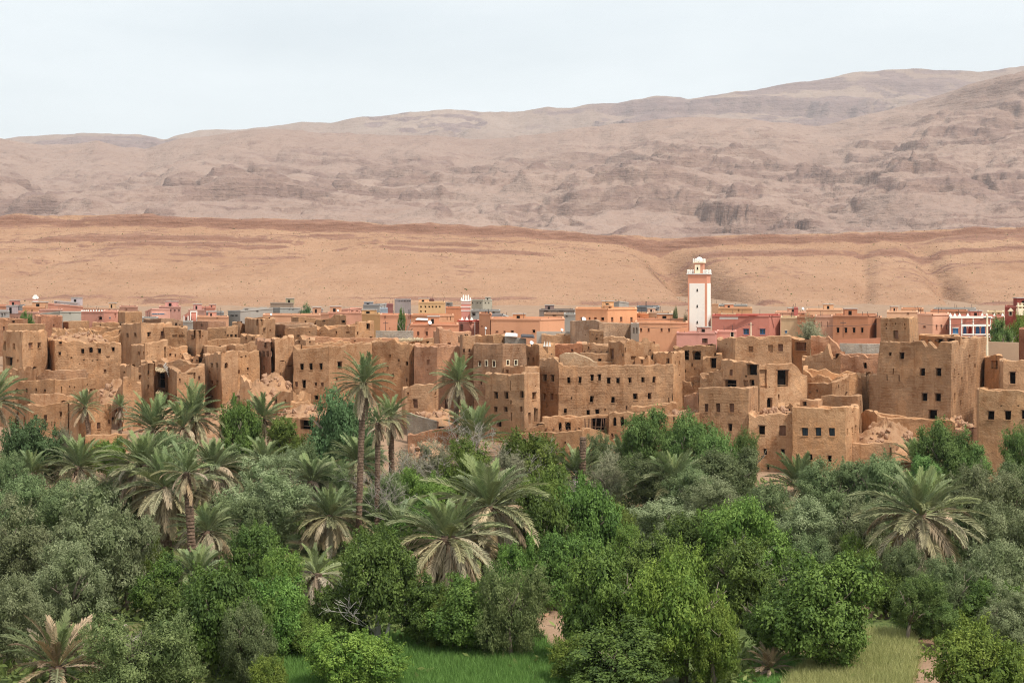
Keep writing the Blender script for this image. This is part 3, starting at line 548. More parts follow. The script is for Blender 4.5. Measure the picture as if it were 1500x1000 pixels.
H('jagged ruined house with a black doorway high at its right corner', [(459, 206), (520, 203), (548, 205)], [(459, 478), (464, 484), (478, 476), (483, 485), (500, 477), (505, 476), (518, 474), (530, 470), (548, 471)], [(493, 487, 2, 4), (509, 487, 5, 3, 'h'), (524, 488, 2, 4), (540, 478, 5, 8), (543.5, 494.5, 4, 3)], er=.2, beams=4)
H('reddish low terrace house stretching across the middle of the skyline row', [(441, 192), (462, 189), (585, 191)], [(441, 492), (462, 491), (482, 491), (486, 495), (585, 496)], [(520, 499, 3, 2, 'h')], col=AR, er=.18)
RW('raised inner wall behind the parapet of the big four-window house', [(462, 176), (560, 177)], [(462, 500), (468, 501), (500, 501), (505, 504), (560, 497)])
H('big mud house with three tall black windows and smaller ones below', [(430, 160), (482, 159), (545, 162)], [(430, 505), (436, 510), (482, 508), (505, 506), (545, 502)], [(441.5, 537, 5, 9), (455, 537, 5, 9.5), (470.5, 536.5, 5, 9.5), (497.5, 534.5, 6, 9.5), (434.5, 562.5, 4, 8, 's'), (445.5, 562.5, 5, 11.5), (463, 562.5, 3, 5), (472, 563, 4, 6, 's'), (463.5, 582.5, 5.5, 6.5), (493, 555, 2.5, 4, 's')], holes=5)
H('ragged ruin with a balcony niche and tiny windows behind the tall palm', [(545, 166), (600, 164), (640, 167)], [(545, 500), (560, 498), (580, 496), (582, 503), (600, 502), (603, 506), (624, 503), (640, 505)], [(596, 532, 4, 6, 'a'), (584, 528, 2.5, 4), (603, 531, 2, 4, 's'), (575.6, 550, 2, 5), (600, 548, 2, 4, 'h'), (596, 556, 2, 4), (568, 539, 2, 4, 's'), (571, 521, 2, 3), (628, 531, 5, 8, 'h'), (631, 515, 4, 4, 'h'), (590, 521, 20, 1.2, 'h')], er=.18, holes=6)
H('tall two-faced mud house with paired slits left and one black window right', [(300, 161), (325, 154), (348, 156)], [(300, 519), (325, 515), (348, 514)], [(309.5, 535, 3, 7), (317.5, 535, 3, 7), (310, 560, 3, 6), (318, 560, 3, 6), (332, 535, 5, 8, 'a'), (310, 580, 4, 4, 's'), (307, 544, 2, 2, 'h')], holes=2)
H('cracked mud wall house beside the tall two-faced house', [(347, 160), (380, 161)], [(347, 515), (380, 513)], [(359, 521.5, 2, 2), (363, 540, 2.5, 3.5), (353, 523, 3, 2, 'h'), (350, 545, 3, 6, 'h'), (362, 559, 2, 4)], er=.15)
H('narrow reddish tower with three windows under its eaves', [(377, 163), (397, 161)], 499, [(380, 518, 3, 6), (386, 518, 3.5, 8), (392.5, 518, 3.5, 8), (386, 538, 2.5, 6, 's'), (382.5, 559, 3.5, 7, 's')], col=AR)
H('battered mud house with a round corner buttress and a long diagonal crack', [(397, 165), (403, 161.5), (409, 162), (430, 164)], [(397, 497), (405, 495), (430, 493)], [(413, 529, 7, 1.3, 'h'), (418, 540, 1.3, 22, 'h'), (425, 536, 12, 1.2, 'h'), (410, 548, 2, 4, 'h')], er=.18, holes=5)
H('set-back upper mud house with a low dark opening above the cracked wall', [(322, 176), (345, 174), (378, 174)], [(322, 508), (345, 504), (360, 501), (378, 500)], [(338, 513.5, 6, 4)], er=.15)
H('low pale terrace room left of the low dark opening', [(298, 171), (303, 169), (332, 170)], [(298, 506), (303, 507), (332, 507)], [(300, 520, 2.5, 6, 's')], er=.06)
H('low ruin with a small brown door at the foot of the big three-window house', [(406, 150), (430, 148), (455, 151)], [(406, 578), (410, 572), (430, 573), (436, 576), (438, 586), (446, 585), (448, 572), (455, 577)], [(418, 587, 2.5, 6, 's')], er=.15, roof=1.6, depth=4)
RW('low bank of mud wall under the small ruin with the brown door', [(425, 145), (468, 145)], [(425, 590), (445, 588), (468, 590)], depth=1.4, er=.2)
H('half-collapsed house tower with two brown windows beside the hanging straw roof', [(207, 157), (211, 155), (226, 154)], [(207, 534), (215, 532), (226, 532)], [(218, 545, 3, 6, 's'), (217, 566, 3, 6, 's')], depth=3)
H('dark open cavity of a collapsed house with a loose straw roof', [(225, 159), (247, 158)], [(225, 541), (232, 534), (247, 536)], [(236, 557, 11, 22, 'o'), (237, 580, 12, 14, 'o')], er=.25, depth=4, col=AD)
H('ruined mud house with a sagging parapet right of the collapsed cavity', [(246, 156), (259, 152), (300, 154)], [(246, 538), (258, 545), (275, 542), (300, 533)], [(263, 556, 2.5, 4, 's'), (258, 580, 4, 8, 's'), (292, 553, 3, 5, 's'), (285, 550, 3, 9, 'h'), (279, 547, 8, 2, 'h')], er=.15, holes=5)
H('roofless ruin with a ragged rim in the middle of the left quarter', [(234, 167), (300, 165)], [(234, 526), (250, 528), (260, 531), (268, 527), (276, 526), (282, 530), (300, 526)], er=.35, roof=1.8)
H('mud house with a small pointed niche left of the half-collapsed tower', [(176, 163), (192, 160), (208, 162)], [(176, 535), (192, 533), (200, 537), (208, 541)], [(206, 552, 5, 7, 'a'), (182, 545, 3, 3, 'h')], er=.15)
H('brown mud house at the left edge of the skyline row with a dark notch', [(-12, 226), (40, 224)], 467.5, [(20, 471, 4, 3), (5, 481, 3, 6, 's')], col=AR)
RW('long low mud wall in front of the left skyline houses', [(12, 206), (65, 204)], [(12, 474), (60, 472), (65, 474)], er=.15)
H('terracotta-coloured mud house with one keyhole window near the green bush', [(52, 214), (60, 211), (92, 210)], 463.5, [(79, 476, 2, 3, 'a')], col=(.50, .25, .15), er=.04)
H('small mud house with a sunken shaded yard wall right of the terracotta one', [(92, 216), (101, 213), (131, 214)], [(92, 471), (110, 470), (131, 470)], er=.1)
H('low mud house with a thin doorway left of the stubby tower', [(135, 211), (175, 210)], [(135, 473), (160, 471), (175, 472)], [(147, 477, 2, 5, 's')], er=.1)
H('dark-eaved mud house with projecting roof poles on the skyline', [(210, 222), (235, 219), (268, 221)], [(210, 467), (235, 464), (250, 465), (268, 470)], [(258, 475, 3, 4)], er=.2, beams=8, col=AD)
H('purplish-brown mud house on the skyline left of the tall plain block', [(283, 218), (305, 215), (330, 216)], [(283, 471), (305, 469), (330, 471)], [(296, 476, 2, 4, 's')], col=(.37, .215, .145))
H('low brown mud house tucked behind the purplish skyline house', [(332, 216), (360, 214)], [(332, 479), (350, 477), (360, 476)], er=.15)
HG('low wall of grey stone in front of the orange house near the thin tree', [(550, 216), (606, 214)], 485, col=G0, depth=1.0, roof=.02, name='stone_wall', cat='wall', group=None, mt='brick', amp=.03)
H('low ruin with a straw-covered roof and small dark arch beside the tall reddish house', [(583, 192), (645, 190)], [(583, 500), (600, 497), (620, 498), (640, 496), (645, 498)], [(626, 501.5, 4, 4, 'a')], er=.3)
H('tall reddish mud house with a blind square panel and a broken top corner', [(636, 179), (644, 173), (690, 174)], [(636, 487), (640, 480), (648, 484), (690, 485)], [(658, 505, 5, 6, 'h'), (668, 515, 4, 3, 'h')], col=AR, er=.12, beams=5)
H('long lower mud house behind the slender palm with a brown door at the road', [(607, 163), (640, 160), (697, 161)], [(607, 504), (613, 507), (640, 507), (697, 505)], [(628, 530, 5, 8, 'h'), (650, 556, 4, 10, 'h'), (662, 556, 4, 10, 'h'), (655, 592, 7, 14, 'door'), (676, 583, 3, 6, 's'), (670, 562, 3, 3, 's')], col=AR, holes=5)
H('short dark-brick tower with notched top and two shuttered windows', [(674, 158), (678, 155), (696, 155.5)], [(674, 491), (678, 489), (681, 492), (684, 490), (688, 492), (692, 489), (696, 493)], [(680, 514, 3.5, 6, 's'), (688, 514, 3, 6, 's')], col=AD, mt='brick', depth=4)
H('large brown brick house with five pale-framed windows in a row', [(694, 152), (736, 150), (771, 153)], [(694, 503), (736, 503), (771, 504)], [(703, 532, 3.4, 8, 'f'), (713.5, 532, 3.4, 8, 'f'), (724.5, 532.5, 3.6, 8.5, 'f'), (744, 531, 4, 7, 'f'), (756, 531, 4, 7, 'f'), (705, 561, 2.2, 4), (700, 583, 2.2, 3)], col=AD, mt='brick', er=.04, holes=3)
H('upper block of the cracked front house with a lit parapet edge', [(738, 146), (769, 143), (791, 145)], [(738, 537), (769, 536), (791, 537)], [(743, 543.5, 4, 5.5, 's'), (783, 551, 6, 10)], er=.08, depth=5)
H('front mud house split by a black vertical crack, with a doorway at its right side', [(711, 142), (768, 139), (791, 141.5)], [(711, 547), (722, 545), (731, 548), (768, 547), (769, 545), (791, 546)], [(727, 578.5, 6, 10), (742.5, 578.5, 6, 10.5), (764, 577.5, 5, 10.5), (726, 599, 5, 7), (741, 599, 5.5, 8), (763.5, 599, 3.5, 8, 's'), (731.5, 620, 7, 10, 'a'), (748.6, 564, 1.2, 14, 'h'), (749, 589, 2, 6, 'd'), (749.6, 597, 3.6, 12, 'd'), (749.2, 610, 1.6, 12, 'h'), (783, 580, 5.5, 10), (785.5, 608, 5, 20, 'o'), (776, 612, 4, 16, 'h')], holes=3)
H('longest old mud house, with a whole row of black windows and rough top', [(790, 147), (818, 145), (913, 146), (986, 148)], [(790, 525), (817.5, 525), (818.5, 536), (860, 535), (900, 533), (986, 534)], [(798.5, 553.5, 5, 10), (809, 554, 5, 10), (832, 557, 4.5, 9), (848, 556.5, 4.5, 9), (865.5, 553, 4.5, 9), (877, 552.5, 4.5, 9), (891, 557.5, 5.5, 9), (905.5, 557.5, 5, 8), (923.5, 557, 4, 7.5), (942, 556, 4.5, 8, 'a'), (958, 556, 5, 8.5), (798.5, 581, 4, 10, 's'), (808.5, 581, 4, 10, 's'), (867.5, 584.5, 5.5, 9), (898, 585.5, 5, 9), (930, 581, 6, 9), (951.5, 580.5, 5.5, 9.5), (802, 594, 1.5, 7, 'h'), (828, 601.5, 4, 7), (862, 604, 5, 7), (876, 603, 6, 7), (837, 583, 2, 4, 'h'), (887, 600, 2, 4, 'h'), (917, 597, 2.5, 6, 's'), (980, 585, 2, 6, 's')], depth=9, holes=14, er=.14, mt='brick', amp=.1)
H('low whitewashed remnant of wall on top of the longest house', [(820, 154), (876, 152.8)], [(820, 519), (842, 517), (858, 522), (876, 531)], col=(.55, .40, .26), er=.15, depth=2.)
H('orange-plastered low house behind the whitewashed remnant', [(812, 163), (853, 162)], [(812, 505), (853, 503)], [(838, 513, 3, 4, 's')], col=(.50, .235, .13), er=.12)
H('small mud room with a tiny shutter behind the longest house', [(852, 164), (893, 163)], [(852, 503), (870, 502), (893, 504)], [(863, 509, 2, 3.5, 's')], er=.12, beams=5)
H('low mud terrace with one black floor-level opening behind the longest house', [(850, 157), (895, 156.5)], [(850, 517), (895, 518)], [(879, 527, 5, 3.5)], er=.12)
H('ruined upper house with a tall brown doorway and broken shoulder', [(892, 157), (915, 154), (942, 155), (966, 158)], [(892, 499), (915, 499), (930, 500), (936, 503), (950, 500), (960, 505), (966, 508)], [(897, 518, 5, 15, 'door'), (916.5, 512, 2, 5), (953, 513, 2, 2), (913, 520, 2, 3), (928, 524, 8, 5, 'h'), (940, 527, 8, 4, 'h')], er=.25, holes=4)
H('square-shouldered mud house with a doorway at the end of the longest house', [(957, 153), (985, 150), (1003, 153)], [(957, 516), (985, 515), (1003, 515)], [(979, 529, 4.5, 8, 'o'), (996, 531, 2, 5, 'h'), (990, 531, 1.5, 5, 'h')], er=.12)
H('arcaded mud house with two black round arches below the minaret', [(986, 169), (1049, 166)], [(986, 509), (1000, 507), (1049, 506)], [(1004, 520, 10, 14, 'a'), (1020.5, 520.5, 12, 13, 'a'), (1014, 534, 2.5, 5, 's'), (1018, 540, 1.5, 3, 'h'), (1004, 543, 2, 4, 'h')], er=.15)
RW('tall eroded brick wall without roof under the two black arches', [(984, 153), (1034, 151)], [(984, 556), (1000, 552), (1012, 558), (1020, 557), (1034, 553)], mt='brick', depth=1.2, er=.35)
H('front mud house with two pointed arch niches at its left end', [(892, 134), (971, 133)], [(892, 605), (900, 602), (930, 605), (971, 604)], [(900.5, 617, 5, 13, 'a'), (911, 617, 5.5, 14, 'a'), (897, 637, 3, 6, 's'), (967, 622, 3, 5, 's')], er=.12, holes=3)
H('roofless upper room with a swooping wall above the pointed arches', [(924, 140), (992, 139)], [(924, 595), (930, 593), (962, 594), (978, 592), (988, 589), (992, 590)], er=.15, roof=1.6, depth=4)
H('low front mud house with two slits and reddish earth heaped on its roof', [(971, 133.5), (1025, 133)], [(971, 608), (1018, 609), (1025, 604)], [(988, 614, 2, 7), (1007.5, 614, 2, 7)], er=.06)
H('collapsed mud porch with leaning poles at the foot of the longest house', [(795, 138), (892, 137)], [(795, 610), (810, 609), (830, 611), (892, 610)], [(821, 624, 4.5, 12, 'a'), (832, 624, 8, 12, 'a'), (848, 628, 2, 3, 'h'), (877, 621, 20, 17, 'o')], er=.15, roof=.15, beams=9, depth=6)
H('long low front wall house ending in the stump of a dead palm', [(758, 133), (853, 130), (893, 132)], [(758, 635), (800, 633), (853, 630), (862, 627), (893, 636)], [(828, 648, 2, 3), (836, 664, 4, 6)], er=.08, roof=.25, depth=5)
RW('sloping mud wall stub rising right of the cracked front house', [(770, 137), (797, 136)], [(770, 632), (786, 624), (797, 620)], depth=1.4, er=.1)
H('ruined upper house with three blind windows on the right-hand skyline', [(1050, 168), (1077, 164), (1157, 163), (1160, 167)], [(1050, 496), (1077, 494), (1120, 493), (1157, 491), (1160, 493)], [(1100, 511, 7, 9, 'h'), (1129, 510.5, 7, 11, 'h'), (1143.5, 509, 7, 11, 's')], er=.14, holes=5)
H('recessed mud wall with a large brown panel beside the three blind windows', [(1157, 168), (1187, 166)], [(1157, 494), (1172, 497), (1187, 497)], [(1173, 507, 16, 13, 's')], er=.08)
RW('reddish wall sloping down to the right below the feathery green tree', [(1187, 172), (1233, 170)], [(1187, 493), (1215, 492), (1222, 500), (1233, 515)], col=AR, er=.15, depth=1.2)
H('broken-open mud house with several huge dark gaps in its upper floor', [(1056, 149), (1112, 146), (1182, 148)], [(1056, 527), (1075, 530), (1120, 533), (1165, 533), (1176, 546), (1182, 550)], [(1069.5, 545.5, 5, 9, 's'), (1102, 541, 15, 17, 'o'), (1069.5, 562, 17, 12, 'o'), (1101, 561.5, 7, 11, 'o'), (1092, 561, 7, 9, 'h'), (1118, 555, 10, 27, 'h'), (1147, 554, 16, 23, 'o'), (1127.5, 589.5, 8, 15, 'a'), (1141, 580, 2, 6, 's'), (1093, 551, 3, 3, 'h')], er=.12, holes=4)
RW('jagged ruin fin with a pointed peak in the right half of the village', [(1175, 159), (1231, 156)], [(1175, 523), (1190, 519), (1205, 516), (1209, 508), (1213, 507), (1217, 518), (1221, 528), (1231, 516)], er=.35, depth=1.5)
RW('curved broken wall descending in steps from the jagged fin', [(1176, 153), (1240, 151), (1262, 152)], [(1176, 537), (1187, 546), (1196, 551), (1212, 553), (1228, 552), (1238, 546), (1250, 545), (1262, 548)], er=.3, depth=1.3)
H('low mud terrace house with a thin roof edge below the curved broken wall', [(1180, 150), (1219, 148), (1244, 150)], [(1180, 561), (1219, 561), (1235, 556), (1244, 549)], [(1196, 572, 2, 4, 'h'), (1228, 566, 1.5, 5, 'h')], er=.1, beams=6)
RW('shaded reddish wall with a saw-toothed top and a round niche', [(1230, 166), (1289, 164)], [(1230, 517), (1238, 522), (1242, 519), (1248, 523), (1254, 519), (1260, 523), (1266, 519), (1272, 523), (1278, 519), (1289, 517)], [(1268, 535, 5, 9, 'a')], er=.1, col=AR, depth=1.)
HG('low grey stone wall behind the saw-toothed wall', [(1230, 192), (1291, 190)], 504, col=G0, depth=1., roof=.02, name='stone_wall', cat='wall', group=None, mt='brick', amp=.03)
H('plain mud house stump leaning against the left flank of the great tower house', [(1238, 156), (1278, 153)], [(1238, 549), (1262, 547), (1278, 545)], [(1261, 565, 2, 6, 'h'), (1276, 556, 2, 6, 'h')], er=.2, holes=5)
H('front mud house with one black and one brown window over two small holes', [(1096, 131), (1161, 130)], [(1096, 603), (1104, 612), (1112, 609), (1161, 605)], [(1116, 629.5, 9, 13), (1146, 630, 10, 15, 's'), (1121, 661.5, 5, 9), (1147, 662, 6, 8.5), (1124, 684, 3, 8)], holes=16, roof=.15, depth=6)
H('front mud house with three blue-shuttered windows and a lit right flank', [(1160, 128.5), (1239, 127), (1258, 132)], [(1160, 597), (1239, 597), (1258, 594)], [(1179, 632, 9, 12, 'b'), (1199.5, 632, 8.5, 12.5, 'b'), (1219.5, 632.5, 9, 12.5, 'b'), (1187.5, 669.5, 6, 9), (1215.5, 671.5, 6, 9), (1242, 633, 1.5, 10, 'h'), (1248, 630, 2, 8, 's'), (1253, 627, 2, 8, 's')], holes=12, roof=.5)
H('plain parapet wall block behind the house with blue shutters', [(1203, 139), (1256, 137), (1263, 140)], [(1203, 580), (1256, 580), (1263, 578)], [(1260, 590, 1.5, 8, 'h')], er=.05, depth=4)
H('little cube-shaped room with one black window on the roof of the front house', [(1172, 136), (1199, 135), (1205, 137)], [(1172, 586), (1199, 585), (1205, 585)], [(1178.5, 590.5, 6, 7)], er=.08, depth=3)
H('front mud house with two carved grille panels and a brown window', [(1023, 134), (1096, 132), (1110, 137)], [(1023, 568), (1096, 568), (1110, 566)], [(1034, 597, 5, 12, 'g'), (1051.5, 597, 6, 13, 'g'), (1072, 597.5, 7, 12.5, 's'), (1048.5, 630, 4, 8), (1069.5, 626, 6, 11)], holes=8, mt='brick', er=.08)
RW('short pinkish wall between the eroded brick wall and the grille-panel house', [(1003, 140), (1024, 139)], [(1003, 580), (1024, 578)], col=AR, er=.12, depth=2.)
H('vaulted ruin with a deep dark hollow under a lumpy roof', [(1030, 151), (1058, 150)], [(1030, 524), (1036, 519), (1044, 518), (1058, 520)], [(1045, 532, 9, 15, 'o')], er=.3, depth=4)
RW('broken wall with a tooth-like stump above the grille-panel house', [(1026, 143), (1058, 142)], [(1026, 545), (1032, 555), (1034, 553), (1038, 540), (1046, 541), (1058, 541)], er=.25, depth=1.)
H('great fortified tower house with crenellated top, the tallest mud building on the right', [(1273, 146), (1288, 144.5), (1393, 140), (1410, 145), (1444, 153)], [(1273, 550), (1287, 548), (1288, 500), (1334, 501), (1350, 500), (1351, 510), (1358, 509.5), (1359, 500), (1368, 501), (1369, 510), (1374, 510), (1375, 501), (1393, 502), (1404, 500), (1406, 508), (1415, 511), (1418, 498), (1444, 494)], [(1303.5, 518.5, 4, 5), (1320, 521, 7, 9.5), (1352, 545, 7, 11), (1374.5, 545, 7.5, 11.5), (1353.5, 581.5, 8, 11.5), (1373, 582, 8, 11.5), (1366, 606.5, 12, 13, 'o'), (1309, 544, 1.5, 9, 's'), (1300, 553, 1.5, 9, 's'), (1318, 554, 1.5, 9, 's'), (1399, 545, 2.5, 10, 's'), (1409, 557, 2, 9, 's'), (1399, 581, 2.5, 11, 's'), (1408, 590, 1.6, 8, 's'), (1421, 521, 2, 4, 'h'), (1428, 536, 2, 6, 'h')], depth=8, holes=8, er=.07, mt='brick')
H('ornamented upper turret with a brown window rising from the great tower house', [(1290, 150), (1332, 147.5), (1345, 151)], [(1290, 466), (1295, 467), (1310, 465), (1332, 465), (1345, 466)], [(1312.5, 490, 7, 13, 's'), (1298, 475, 1.6, 3, 'h'), (1298, 481, 1.6, 3, 'h'), (1312, 474, 1.6, 3, 'h'), (1325, 475, 1.6, 3, 'h'), (1325, 481, 1.6, 3, 'h'), (1299, 493, 5, 1, 'h'), (1324, 493, 6, 1, 'h'), (1299, 489, 3, 1, 'h'), (1324, 489, 3, 1, 'h')], er=.1, mt='brick', depth=4)
H('rooftop room with two wide dark openings on the great tower house', [(1345, 154), (1407, 151)], 493, [(1377, 499, 9, 6, 'o'), (1393, 499, 11, 6, 'o')], er=.04, depth=4, beams=6)
H('open-topped rear tower with a dark square gap behind the crenellated corner', [(1404, 151.5), (1424, 152.5), (1442, 155)], [(1404, 494), (1424, 493), (1442, 494)], [(1416, 503, 12, 15, 'o')], er=.1, depth=4)
RW('thick rounded terrace wall in front of the great tower house', [(1261, 137), (1285, 134.5), (1400, 133.5)], [(1261, 603), (1270, 601), (1280, 602), (1288, 611), (1340, 613), (1390, 614), (1400, 620)], er=.1, depth=1.2, name='terrace_wall')
H('roofless front enclosure with a doorway below the rocky bank', [(1246, 129), (1308, 128), (1313, 130)], [(1246, 648), (1262, 650), (1308, 648), (1313, 647)], [(1306, 664, 4.5, 18, 'h')], er=.12, roof=1.2, depth=4, holes=6)
RW('pair of low stub walls at the foot of the rocky bank', [(1317, 131), (1344, 131.5)], [(1317, 647), (1325, 645), (1330, 655), (1344, 652)], er=.15, depth=1.)
RW('low stub wall behind the roofless front enclosure', [(1270, 133), (1296, 133)], [(1270, 643), (1296, 645)], er=.12, depth=1.)
H('front mud house at the right edge with black windows in a row', [(1431, 129), (1434, 126), (1530, 124)], [(1431, 569), (1437, 567), (1443, 571), (1530, 573)], [(1452.5, 608, 9, 12.5), (1476.5, 608, 9, 13), (1501, 607, 9, 13), (1480, 634, 2, 8, 'h'), (1466, 594, 3, 2, 'h'), (1491, 594, 3, 2, 'h')], er=.1, holes=6)
H('blank reddish lower wall left of the right-edge house with the black windows', [(1393, 133), (1434, 130)], [(1393, 630), (1410, 629), (1434, 627)], col=AR, er=.06, roof=.1)
H('upper mud house at the right edge with one tall black window', [(1464, 141), (1470, 138), (1530, 137)], [(1464, 527), (1530, 530)], [(1484, 553.5, 8, 17)], er=.12, holes=3)
H('narrow mud gap house with a bright slit left of the right-edge upper house', [(1442, 151), (1468, 149)], [(1442, 522), (1455, 519), (1468, 520)], [(1456, 534, 10, 12, 'h')], er=.12)
H('dark reddish-brown wall block cut by the right edge of the picture', [(1493, 160), (1530, 158)], 483, col=(.33, .15, .09), er=.04)
HP('low tan plastered wall between the great tower house and the right edge', [(1444, 176), (1496, 174)], 502, col=TAN, depth=.8, roof=.02, name='garden_wall', cat='wall', group=None)
H('big brown brick house without windows on the skyline right of centre', [(835, 194), (877, 188), (925, 190)], [(835, 470), (876, 469), (878, 473), (925, 474)], [(893, 473, 1, 1, 'h')], col=AB, mt='brick', er=.02, depth=9)
H('small annex with an overhanging roof and one dark window against the big brick house', [(864, 181), (884, 180)], 484.5, [(874.5, 496, 2.8, 3.5)], er=.04, depth=3, beams=3)
H('low tan house with a wavy roof edge in front of the big brick house', [(884, 179), (922, 178)], [(884, 494), (900, 492), (914, 492), (922, 497)], er=.1, depth=5, col=A1)
HP('small pale stone turret with two narrow arched windows on an orange base', [(924, 187), (936, 186)], 474, [(928.3, 484, 2.6, 9, 'a'), (932.6, 484, 2.6, 9, 'a')], col=(.48, .40, .33), depth=3, group=None, cat='turret', name='stone_turret')
H('narrow tan mud house left of the big brick house', [(793, 198), (836, 196)], 491.5, er=.08, col=A1)
HG('long grey stone parapet left of the big brick house', [(786, 203), (836, 202)], 486, col=G0, depth=1., roof=.02, name='stone_wall', cat='wall', group=None)
H('roofless tan brick room above the five pale-framed windows', [(696, 166), (722, 163.5), (742, 165)], [(696, 491), (722, 490), (732, 489), (742, 491)], er=.12, mt='brick', roof=1.2, depth=5)
HG('grey shed with a white metal roof sheet above the five pale-framed windows', [(739, 163), (771, 162)], [(739, 492), (752, 494), (771, 496)], col=G0, depth=4, cat='shed', name='shed', group=None, mt='brick', amp=.03)
H('mud house with a pair of narrow shuttered windows below the white crenels', [(770, 160), (790, 157), (813, 158)], [(770, 505), (790, 506), (813, 503)], [(774, 526.5, 2.2, 6.5, 's'), (781, 526.5, 2.2, 6.5, 's')], er=.12, beams=4)
H('squat round-cornered mud hut with a brown door beside the pale road', [(589, 151), (594, 148.5), (634, 147), (642, 150)], [(589, 570), (600, 564), (615, 562), (634, 563), (642, 566)], [(609, 591, 7, 13, 'door'), (598, 576, 3, 4, 's'), (639, 577, 3, 5, 's')], er=.16, mt='brick', depth=4)
HG('sloping grey stone retaining wall under the pale road', [(596, 142), (642, 139)], [(596, 604), (604, 607), (642, 618)], col=(.42, .36, .29), depth=1., roof=.02, mt='brick', name='retaining_wall', cat='wall', group=None, amp=.03)
RW('low reddish earth wall under the grey retaining wall', [(598, 136), (668, 135)], [(598, 637), (640, 626), (668, 622)], col=AR, er=.1, depth=2.5)
H('low house with a wide dark open front among the trees left of centre', [(418, 139), (466, 137)], [(418, 612), (444, 610), (466, 611)], [(449, 622, 19, 14, 'o')], er=.1, roof=.15, depth=5)
H('small flat room wedged between the slit house and the rubble slope on the left', [(118, 152), (136, 150), (146, 152)], [(118, 571), (136, 570), (146, 572)], [(127, 577, 2.5, 3.5)], depth=3, er=.12)
H('low box-like room in front of the dark-sided house with the black slit', [(206, 164), (228, 162), (240, 164)], [(206, 529), (228, 528), (240, 530)], [(216, 534, 2.5, 3.5), (234, 535, 2, 3)], depth=3, er=.2)
H('little two-window room on the terrace beneath the slim mud tower', [(268, 171), (292, 169.5), (303, 171)], [(268, 519), (275, 524), (292, 522), (303, 524)], [(281, 528, 2.4, 3.2), (288, 528.5, 2.4, 3.2)], depth=3, er=.2)
H('crumbling corner room at the far left below the stepped broken wall', [(-12, 152), (14, 150), (27, 152)], [(-12, 578), (14, 574), (20, 580), (27, 584)], [(6, 586, 3, 5), (20, 590, 2, 4)], depth=4, er=.25)
H('tiny skyline room with a square hole left of the tall plain block', [(340, 208), (352, 206), (360, 208)], [(340, 472), (352, 471), (360, 474)], [(346, 476, 2, 2.2)], depth=3)
H('small stepped room above the low sloping terrace, left of centre', [(352, 186), (374, 184), (386, 186)], [(352, 489), (364, 489), (365, 492), (386, 491)], [(361, 495.5, 2.4, 2.4), (370, 496, 2.4, 2.4)], depth=3, er=.15)
H('sunken ruin with two holes between the buttressed house and the reddish terrace', [(432, 182), (448, 180), (462, 182)], [(432, 497), (440, 493), (448, 498), (462, 496)], [(438, 500.5, 2.4, 2.6), (454, 501, 2.4, 2.6)], depth=3, er=.3)
RW('thin broken wall standing in the gap beside the cracked wall house', [(352, 151), (366, 150), (372, 151)], [(352, 548), (358, 560), (362, 556), (366, 572), (372, 574)], er=.35)
H('small corner room with a dark door under the ruin with the broken shoulder', [(930, 152.5), (950, 151), (960, 152.5)], [(930, 524), (950, 522), (960, 526)], [(940, 530, 3, 6, 'o')], depth=2.5, er=.2)
H('low roofless room behind the little cube on the front house roof', [(1140, 141), (1163, 140), (1172, 141)], [(1140, 592), (1150, 596), (1163, 594), (1172, 592)], [(1156, 600, 2.4, 3)], roof=1.2, depth=2.5, er=.25)

# ------------------------------------------------------------------ the new town behind
HP('long orange house with four small windows left of the minaret foot', [(930, 235), (1008, 233)], 472, [(939, 483, 3, 5, 's'), (950, 483, 3, 5, 's'), (969, 483, 3, 5, 's'), (980, 483, 3, 5, 's'), (958, 502, 2, 4, 's')], col=ORG)
HP('pink mosque annex with one dark barred window under the minaret', [(991, 229), (1048, 228), (1050, 230)], 487, [(1032.5, 499, 8, 7, 'g'), (1043, 505, 2, 4, 'h')], col=PINK, depth=5)
HP('pale pink extension with a green-framed window right of the minaret foot', [(1050, 231), (1079, 230)], 484.5, [(1072.5, 489.5, 4.5, 7, 'f')], col=(.68, .33, .26), depth=4)
red = HP('large rose-red house with two blue windows and white sign boards right of the minaret', [(1043, 240), (1127, 238), (1143, 241)], 462, [(1093, 485.5, 8, 8.5, 'w'), (1117, 485.5, 8, 8.5, 'w')], col=RED)
HP('narrow cream and yellow house with one small blue window', [(1144, 239), (1168, 238)], 465, [(1151.5, 486, 3, 4, 'l')], col=CRM)
HP('brown-orange house directly right of the cream and yellow one', [(1168, 236), (1194, 235)], 463.5, col=(.46, .21, .11))
HP('plain salmon house above the feathery green tree', [(1194, 234), (1220, 233)], 463, [(1203, 475, 1, 8, 'h'), (1212, 475, 1, 8, 'h')], col=SAL)
HP('long brown-orange house with four dark windows and a salmon end', [(1220, 230), (1272, 228), (1285, 231)], 462, [(1227.5, 483.5, 4, 7), (1239, 483.5, 4, 7), (1251, 483.5, 4, 7), (1263, 483.5, 3.5, 7)], col=(.50, .225, .12))
HP('low brick-red garden wall below the house with four dark windows', [(1228, 206), (1291, 204)], [(1228, 497), (1291, 495)], col=(.50, .22, .13), depth=.8, roof=.02, name='garden_wall', cat='wall', group=None)
HP('salmon house with four narrow grey windows behind the ornamented turret', [(1344, 222), (1366, 219), (1391, 221)], 460, [(1354, 478.5, 4, 3, 's'), (1372, 479, 2.4, 7, 's'), (1379, 479, 2.4, 7, 's'), (1387, 479, 2.4, 7, 's')], col=SAL)
HP('sliver of orange house between the brown-orange house and the turret', [(1284, 228), (1292, 227)], 465, col=ORG)
HP('low orange rooftop room on the skyline above the ornamented turret', [(1299, 262), (1345, 261)], 456, [(1330, 459, 3, 3)], col=LOR)
